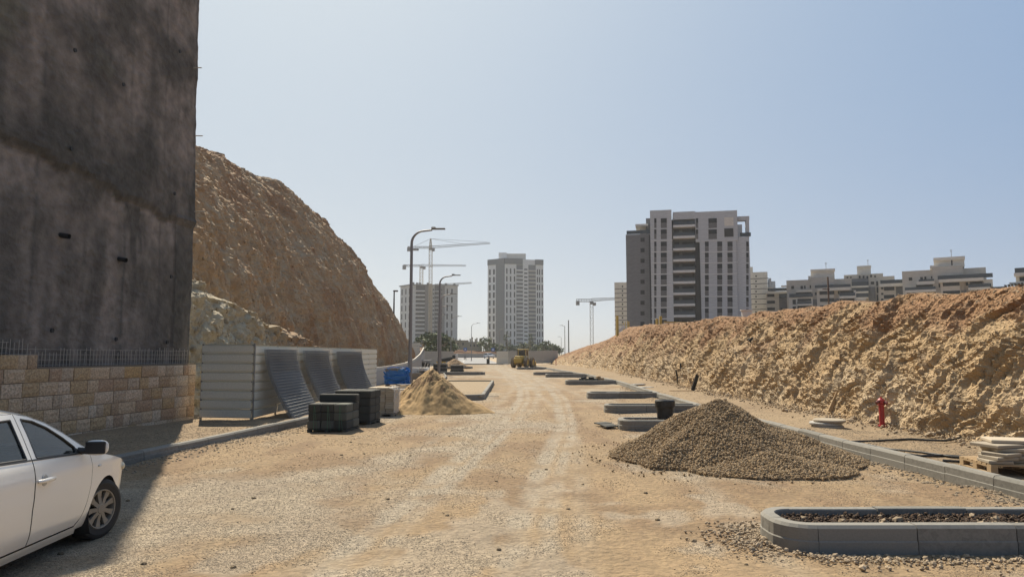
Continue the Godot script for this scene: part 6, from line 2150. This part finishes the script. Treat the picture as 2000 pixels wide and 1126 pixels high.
func car_panel(poly: Array, holes: Array, s: float, inset := 0.0) -> ArrayMesh:      # part of the car's side, cut out of (l, h)
	var shape := PackedVector2Array()
	for q in poly:
		shape.append(Vector2(q[0], q[1]))
	var cuts := []
	for c in holes:
		var k := PackedVector2Array()
		for q in c:
			k.append(Vector2(q[0], q[1]))
		cuts.append(k)
	var box := Rect2(shape[0], Vector2.ZERO)
	for q in shape:
		box = box.expand(q)
	var m := MB.new()
	var dl := 0.07
	var dh := 0.045
	var i0 := int(floor(box.position.x / dl))
	var i1 := int(ceil(box.end.x / dl))
	var j0 := int(floor(box.position.y / dh))
	var j1 := int(ceil(box.end.y / dh))
	for i in range(i0, i1):
		for j in range(j0, j1):
			var cell := PackedVector2Array([Vector2(i * dl, j * dh), Vector2((i + 1) * dl, j * dh), Vector2((i + 1) * dl, (j + 1) * dh), Vector2(i * dl, (j + 1) * dh)])
			var bits: Array = Geometry2D.intersect_polygons(cell, shape)
			for c in cuts:
				var next := []
				for b in bits:
					next.append_array(Geometry2D.clip_polygons(b, c))
				bits = next
			for b in bits:
				var ix := Geometry2D.triangulate_polygon(b)
				var p := []
				var n := []
				for q in b:
					var e := 0.012
					p.append(car_side(q.x, q.y, s, inset))
					n.append(Vector3(s, -(car_half(q.x, q.y + e) - car_half(q.x, q.y - e)) / (2 * e), -(car_half(q.x + e, q.y) - car_half(q.x - e, q.y)) / (2 * e)).normalized())
				for k in range(0, ix.size(), 3):
					var a: Vector3 = p[ix[k]]
					var c: Vector3 = p[ix[k + 1]]
					var d: Vector3 = p[ix[k + 2]]
					if (c - a).cross(d - a).dot(n[ix[k]]) > 0.0:
						m.stri(a, c, d, n[ix[k]], n[ix[k + 1]], n[ix[k + 2]])
					else:
						m.stri(a, d, c, n[ix[k]], n[ix[k + 2]], n[ix[k + 1]])
	return m.mesh()


func car_sheet(l0: float, l1: float, q0: float, q1: float, nl: int, nq: int, drop := 0.0) -> ArrayMesh:
	var p := PackedVector3Array()
	for j in nl + 1:
		for i in nq + 1:
			p.append(car_top(lerpf(l0, l1, j / float(nl)), lerpf(q0, q1, i / float(nq)), drop))
	return grid_mesh(nq + 1, nl + 1, p, PackedColorArray(), -1.0)


func arc(cx: float, cy: float, r: float, a0: float, a1: float, n: int) -> Array:
	var out := []
	for i in n + 1:
		var a := deg_to_rad(lerpf(a0, a1, i / float(n)))
		out.append([cx + r * cos(a), cy + r * sin(a)])
	return out


func build_car() -> void:
	var root := thing("white_car", "dusty white four-door saloon car parked in the shade beside the kerb", "car", Vector3.ZERO)
	root.basis = Basis(Vector3.UP, 0.155) * Basis(Vector3.RIGHT, -0.042)
	root.position = Vector3(-4.52, 0.0, -7.62) - root.basis * Vector3(0.80, 0.0, 0.93)
	var paint := mat(lin(0.82, 0.785, 0.72), 0.38)
	paint.clearcoat_enabled = true
	paint.clearcoat = 0.8
	paint.clearcoat_roughness = 0.12
	var glass := mat(Color(lin(0.012, 0.018, 0.018), 0.62), 0.03)
	glass.transparency = BaseMaterial3D.TRANSPARENCY_ALPHA
	var trim := mat(lin(0.02, 0.02, 0.021), 0.5)
	var dark := mat(lin(0.016, 0.016, 0.017), 0.9)
	var cloth := mat(lin(0.055, 0.057, 0.06), 0.95)
	var lamp := mat(Color(lin(0.6, 0.58, 0.5), 0.55), 0.06)
	lamp.transparency = BaseMaterial3D.TRANSPARENCY_ALPHA
	var hub_paint := mat(lin(0.30, 0.27, 0.225), 0.55, M.grain, 6.0)
	hub_paint.metallic = 0.3
	var arch_f := arc(0.93, 0.315, 0.352, -40, 220, 28)
	var arch_r := arc(3.53, 0.315, 0.352, -40, 220, 28)
	var g := 0.004
	var f_door := [[1.345, 0.955], [1.33, 0.80], [1.34, 0.62], [1.375, 0.45], [1.44, 0.31], [1.52, 0.252], [2.397, 0.252], [2.450, 0.55], [2.445, 0.80], [2.425, 0.985], [2.40, 1.395], [2.2, 1.365], [1.95, 1.288], [1.7, 1.172], [1.47, 1.043]]
	var r_door := [[2.412, 0.252], [3.06, 0.252], [3.10, 0.42], [3.19, 0.55], [3.34, 0.66], [3.46, 0.78], [3.50, 0.93], [3.485, 1.10], [3.46, 1.23], [3.25, 1.345], [2.9, 1.392], [2.41, 1.396], [2.437, 0.985], [2.462, 0.80], [2.467, 0.55]]
	var f_win := [[1.60, 0.968], [1.80, 0.976], [2.345, 0.998], [2.325, 1.345], [2.15, 1.318], [1.95, 1.245], [1.75, 1.135], [1.60, 1.032]]
	var q_win := [[1.475, 0.966], [1.585, 0.968], [1.585, 1.025], [1.52, 0.995]]
	var r_win := [[2.505, 1.002], [3.30, 1.025], [3.34, 1.20], [3.2, 1.285], [2.9, 1.335], [2.49, 1.345]]
	var fender := [[0.28, 0.735], [0.35, 0.70], [0.30, 0.60], [0.40, 0.42], [0.42, 0.30], [0.9, 0.2], [1.50, 0.2], [1.50, 0.242], [1.43, 0.305], [1.368, 0.445], [1.334, 0.62], [1.323, 0.80], [1.338, 0.962], [1.30, 0.966], [1.1, 0.923], [0.7, 0.852], [0.42, 0.793]]
	var bumper := [[0.0, 0.2], [0.37, 0.2], [0.415, 0.30], [0.393, 0.42], [0.293, 0.60], [0.335, 0.69], [0.20, 0.63], [0.1, 0.63], [0.0, 0.60]]
	var quarter := [[3.07, 0.2], [4.1, 0.2], [4.10, 0.62], [4.54, 0.66], [4.54, 0.86], [4.45, 0.967], [4.2, 1.017], [4.0, 1.06], [3.8, 1.155], [3.55, 1.28], [3.465, 1.305], [3.468, 1.235], [3.493, 1.10], [3.508, 0.93], [3.466, 0.775], [3.345, 0.655], [3.195, 0.545], [3.107, 0.417], [3.067, 0.245]]
	var rear_bumper := [[4.105, 0.2], [4.5, 0.2], [4.54, 0.3], [4.54, 0.655], [4.105, 0.615]]
	var roof_rail := [[1.305, 0.968], [1.345, 0.962], [1.47, 1.048], [1.7, 1.177], [1.95, 1.293], [2.2, 1.369], [2.41, 1.399], [2.9, 1.396], [3.25, 1.349], [3.462, 1.236], [3.463, 1.31], [3.25, 1.37], [2.9, 1.408], [2.5, 1.407], [2.2, 1.372], [1.95, 1.298], [1.7, 1.182], [1.45, 1.042]]
	var sill := [[1.40, 0.155], [3.14, 0.155], [3.065, 0.241], [1.50, 0.241]]
	var belt := [[1.47, 0.955], [2.435, 0.985], [3.48, 1.013], [3.48, 1.026], [2.435, 0.999], [1.47, 0.967]]
	for s in [1.0, -1.0]:
		var look := "" if s > 0 else ""
		var fd := part(root, "front_door", car_panel(f_door, [f_win, q_win], s), paint)
		part(fd, "front_window", car_panel(f_win, [], s, 0.012), glass)
		part(fd, "corner_trim", car_panel(q_win, [], s, 0.004), trim)
		var rd := part(root, "rear_door", car_panel(r_door, [r_win], s), paint)
		part(rd, "rear_window", car_panel(r_win, [], s, 0.012), glass)
		part(root, "front_fender", car_panel(fender, [arch_f], s), paint)
		part(root, "rear_fender", car_panel(quarter, [arch_r], s), paint)
		part(root, "bumper_side", car_panel(bumper, [arch_f], s), paint)
		part(root, "bumper_side", car_panel(rear_bumper, [], s), paint)
		part(root, "roof_rail", car_panel(roof_rail, [], s), paint)
		part(root, "sill", car_panel(sill, [arch_f, arch_r], s, -0.012), paint)
		part(root, "belt_moulding", car_panel(belt, [], s, -0.006), trim)
		# window rubber round the panes
		for w in [f_win, r_win]:
			var rub := MB.new()
			for i in w.size():
				var a: Array = w[i]
				var b: Array = w[(i + 1) % w.size()]
				rub.tube([car_side(a[0], a[1], s, 0.006), car_side(b[0], b[1], s, 0.006)], [0.011], 6)
			part(fd if w == f_win else rd, "window_seal", rub.mesh(), trim)
		# handles
		for l in [2.30, 3.32]:
			var hm := MB.new()
			hm.tube([car_side(l - 0.11, 0.80, s, -0.006), car_side(l - 0.095, 0.803, s, -0.035), car_side(l, 0.806, s, -0.042), car_side(l + 0.095, 0.803, s, -0.036), car_side(l + 0.115, 0.80, s, -0.004)], [0.016, 0.019, 0.02, 0.019, 0.016], 10)
			var hd := part(fd if l < 3.0 else rd, "handle", hm.mesh(), paint)
			var cup := MB.new()
			cup.lathe([Vector2(0.0, 0.0), Vector2(0.05, 0.002), Vector2(0.052, -0.004)], 16, Transform3D(Basis(Vector3(0, -s, 0), Vector3(s, 0, 0), Vector3(0, 0, 1)), car_side(l, 0.80, s, -0.002)))
			part(hd, "handle_cup", cup.mesh(), mat(lin(0.42, 0.41, 0.385), 0.5))
		var rep := MB.new()
		rep.cbox(car_side(1.17, 0.80, s, -0.006), Vector3(0.02, 0.022, 0.06), 0.006)
		part(root, "side_repeater", rep.mesh(), M.white)
		# mirror
		var mr := MB.new()
		var mp := PackedVector3Array()
		for j in 13:
			var v := j / 12.0 * PI
			for i in 21:
				var a := TAU * i / 20.0
				var c := Vector3(signf(cos(a)) * pow(absf(cos(a)), 0.7) * sin(v) * 0.115, signf(sin(a)) * pow(absf(sin(a)), 0.7) * sin(v) * 0.078, -cos(v) * 0.075 * (1.0 if v < PI / 2.0 else 0.35))
				mp.append(Vector3(s * 0.965, 1.015, 1.50) + c)
		var mi := part(root, "mirror", grid_mesh(21, 13, mp, PackedColorArray(), -1.0), paint)
		var mg := MB.new()
		mg.cbox(Vector3(s * 0.965, 1.015, 1.528), Vector3(0.195, 0.125, 0.02), 0.008)
		part(mi, "mirror_glass", mg.mesh(), trim)
		var arm := MB.new()
		arm.tube([Vector3(s * 0.80, 0.985, 1.52), Vector3(s * 0.90, 0.985, 1.505)], [0.04, 0.03], 10)
		part(mi, "mirror_arm", arm.mesh(), trim)
		# headlight and tail light
		var hl := [[0.10, 0.635], [0.20, 0.638], [0.335, 0.695], [0.345, 0.70], [0.275, 0.735], [0.42, 0.79], [0.3, 0.762], [0.15, 0.712], [0.06, 0.66]]
		part(root, "headlight", car_panel(hl, [], s, -0.008), lamp)
		var lens := PackedVector3Array()
		for j in 11:
			for i in 17:
				var v := j / 10.0 * PI
				var a := TAU * i / 16.0
				lens.append(car_side(0.25, 0.70, s, 0.035) + Basis(Vector3.UP, s * 0.55) * Vector3(0.06 * sin(v) * cos(a), 0.058 * cos(v), 0.15 * sin(v) * sin(a)))
		part(root, "headlight", grid_mesh(17, 11, lens, PackedColorArray(), 1.0), mat(lin(0.55, 0.48, 0.34), 0.12))
		part(root, "tail_light", car_panel([[4.12, 0.63], [4.53, 0.67], [4.53, 0.84], [4.3, 0.93], [4.2, 0.9]], [], s, -0.006), M.red)
		# wheels
		for l in [0.93, 3.53]:
			var turn := Basis(Vector3(0, -s, 0), Vector3(s, 0, 0), Vector3(0, 0, 1))
			var R := 0.316
			var ty := MB.new()
			ty.lathe([Vector2(0.205, -0.09), Vector2(0.27, -0.105), Vector2(R - 0.012, -0.09), Vector2(R, -0.07), Vector2(R, 0.07), Vector2(R - 0.012, 0.09), Vector2(0.27, 0.105), Vector2(0.215, 0.095), Vector2(0.205, 0.085)], 48, Transform3D(turn, Vector3.ZERO))
			var wh := part(root, "wheel", ty.mesh(), M.rubber, Vector3(s * 0.755, R, l), Basis(Vector3.UP, -0.30) if l < 2.0 else Basis())
			var rim := MB.new()
			rim.lathe([Vector2(0.206, -0.08), Vector2(0.209, 0.088), Vector2(0.203, 0.098), Vector2(0.192, 0.095), Vector2(0.186, 0.07), Vector2(0.186, -0.08)], 48, Transform3D(turn, Vector3.ZERO))
			rim.lathe([Vector2(0.055, 0.05), Vector2(0.055, 0.082), Vector2(0.045, 0.092), Vector2(0.0, 0.094)], 24, Transform3D(turn, Vector3.ZERO))
			for k in 9:
				var a := TAU * k / 9.0 + 0.2
				var out := Vector3(0, cos(a), sin(a))
				var tang := Vector3(0, -sin(a), cos(a))
				var f := []
				for e in [[0.04, 0.020, 0.088], [0.12, 0.022, 0.080], [0.19, 0.034, 0.086]]:
					f.append([out * e[0] + tang * e[1] + Vector3(s * e[2], 0, 0), out * e[0] - tang * e[1] + Vector3(s * e[2], 0, 0)])
				var back := Vector3(-s * 0.03, 0, 0)
				for i in 2:
					var mid: Vector3 = (f[i][0] + f[i + 1][1]) / 2.0 + back / 2.0
					rim.face(PackedVector3Array([f[i][0], f[i][1], f[i + 1][1], f[i + 1][0]]), mid)
					rim.face(PackedVector3Array([f[i][0], f[i + 1][0], f[i + 1][0] + back, f[i][0] + back]), mid)
					rim.face(PackedVector3Array([f[i][1], f[i + 1][1], f[i + 1][1] + back, f[i][1] + back]), mid)
			part(wh, "wheel_cover", rim.mesh(), hub_paint)
			var disc := MB.new()
			disc.lathe([Vector2(0.0, 0.02), Vector2(0.19, 0.02), Vector2(0.19, 0.0)], 32, Transform3D(turn, Vector3.ZERO))
			part(wh, "brake_disc", disc.mesh(), dark)
			var well := MB.new()
			var ring := []
			for k in 15:
				var a := deg_to_rad(lerpf(-35.0, 215.0, k / 14.0))
				ring.append(Vector3(0, 0.315 + 0.358 * sin(a), l + 0.358 * cos(a)))
			for k in 14:
				var a: Vector3 = ring[k]
				var b: Vector3 = ring[k + 1]
				well.quad(a + Vector3(s * 0.5, 0, 0), b + Vector3(s * 0.5, 0, 0), b + Vector3(s * 0.852, 0, 0), a + Vector3(s * 0.852, 0, 0))
			part(root, "wheel_housing", well.mesh(), dark)
	# top panels
	part(root, "bonnet", car_sheet(0.0, 1.215, -1.0, 1.0, 26, 26), paint)
	part(root, "windscreen", car_sheet(1.22, 2.06, -0.9, 0.9, 16, 20), glass)
	part(root, "roof", car_sheet(2.065, 3.36, -1.0, 1.0, 26, 26), paint)
	part(root, "rear_screen", car_sheet(3.365, 3.98, -0.88, 0.88, 12, 20), glass)
	part(root, "boot_lid", car_sheet(3.985, 4.54, -1.0, 1.0, 14, 24), paint)
	for s in [1.0, -1.0]:
		part(root, "windscreen_pillar", car_sheet(1.215, 2.066, minf(s * 0.9, s), maxf(s * 0.9, s), 16, 3), paint)
		part(root, "rear_pillar", car_sheet(3.36, 3.986, minf(s * 0.88, s), maxf(s * 0.88, s), 12, 3), paint)
	# ends
	for e in [[0.0, -1.0], [4.54, 1.0]]:
		var p := PackedVector3Array()
		for j in 9:
			var h := lerpf(0.2, 0.62 if e[0] == 0.0 else 0.93, j / 8.0)
			for i in 17:
				var q := i / 8.0 - 1.0
				p.append(Vector3(q * car_half(e[0], minf(h, 0.86)), h, e[0] + e[1] * 0.10 * (1.0 - q * q)))
		part(root, "bumper", grid_mesh(17, 9, p, PackedColorArray(), -e[1]), paint)
		var gr := MB.new()
		gr.cbox(Vector3(0, 0.33 if e[0] == 0.0 else 0.42, e[0] + e[1] * 0.09), Vector3(0.62, 0.13, 0.06), 0.02)
		part(root, "lower_grille" if e[0] == 0.0 else "plate_recess", gr.mesh(), trim)
		var pl := MB.new()
		pl.cbox(Vector3(0, 0.47, e[0] + e[1] * 0.112), Vector3(0.5, 0.11, 0.012), 0.003)
		part(root, "number_plate", pl.mesh(), M.yellow_pale)
	# inside
	var fl := MB.new()  # floor and near-black filler boxes, added so seam gaps and wheel wells look dark
	fl.box(Vector3(0, 0.24, 2.3), Vector3(1.24, 0.06, 4.1))
	fl.box(Vector3(0, 0.55, 0.75), Vector3(1.0, 0.5, 1.0))
	fl.box(Vector3(0, 0.6, 3.95), Vector3(1.0, 0.55, 0.9))
	for s in [1.0, -1.0]:
		fl.box(Vector3(s * 0.75, 0.58, 2.32), Vector3(0.06, 0.66, 1.5))
	part(root, "dark_inner_shell", fl.mesh(), dark)
	var ds := MB.new()
	ds.cbox(Vector3(0, 0.86, 1.48), Vector3(1.36, 0.22, 0.5), 0.06)
	part(root, "dashboard", ds.mesh(), cloth)
	for s in [1.0, -1.0]:
		var st := MB.new()
		st.cbox(Vector3(s * 0.36, 0.48, 2.25), Vector3(0.5, 0.18, 0.52), 0.05)
		st.cbox(Vector3(s * 0.36, 0.80, 2.53), Vector3(0.48, 0.62, 0.16), 0.05, Basis(Vector3.RIGHT, 0.28))
		st.cbox(Vector3(s * 0.36, 1.18, 2.66), Vector3(0.26, 0.17, 0.1), 0.04, Basis(Vector3.RIGHT, 0.2))
		part(root, "seat", st.mesh(), cloth)
	var bs := MB.new()
	bs.cbox(Vector3(0, 0.46, 3.0), Vector3(1.25, 0.18, 0.5), 0.05)
	bs.cbox(Vector3(0, 0.78, 3.32), Vector3(1.25, 0.62, 0.16), 0.05, Basis(Vector3.RIGHT, 0.35))
	part(root, "rear_bench", bs.mesh(), cloth)
	var sw := MB.new()
	var ring := []
	for k in 21:
		var a := TAU * k / 20.0
		ring.append(Vector3(-0.36 + 0.19 * cos(a), 0.92 + 0.17 * sin(a), 1.85 + 0.07 * sin(a)))
	sw.tube(ring, [0.016], 8, false)
	part(root, "steering_wheel", sw.mesh(), trim)
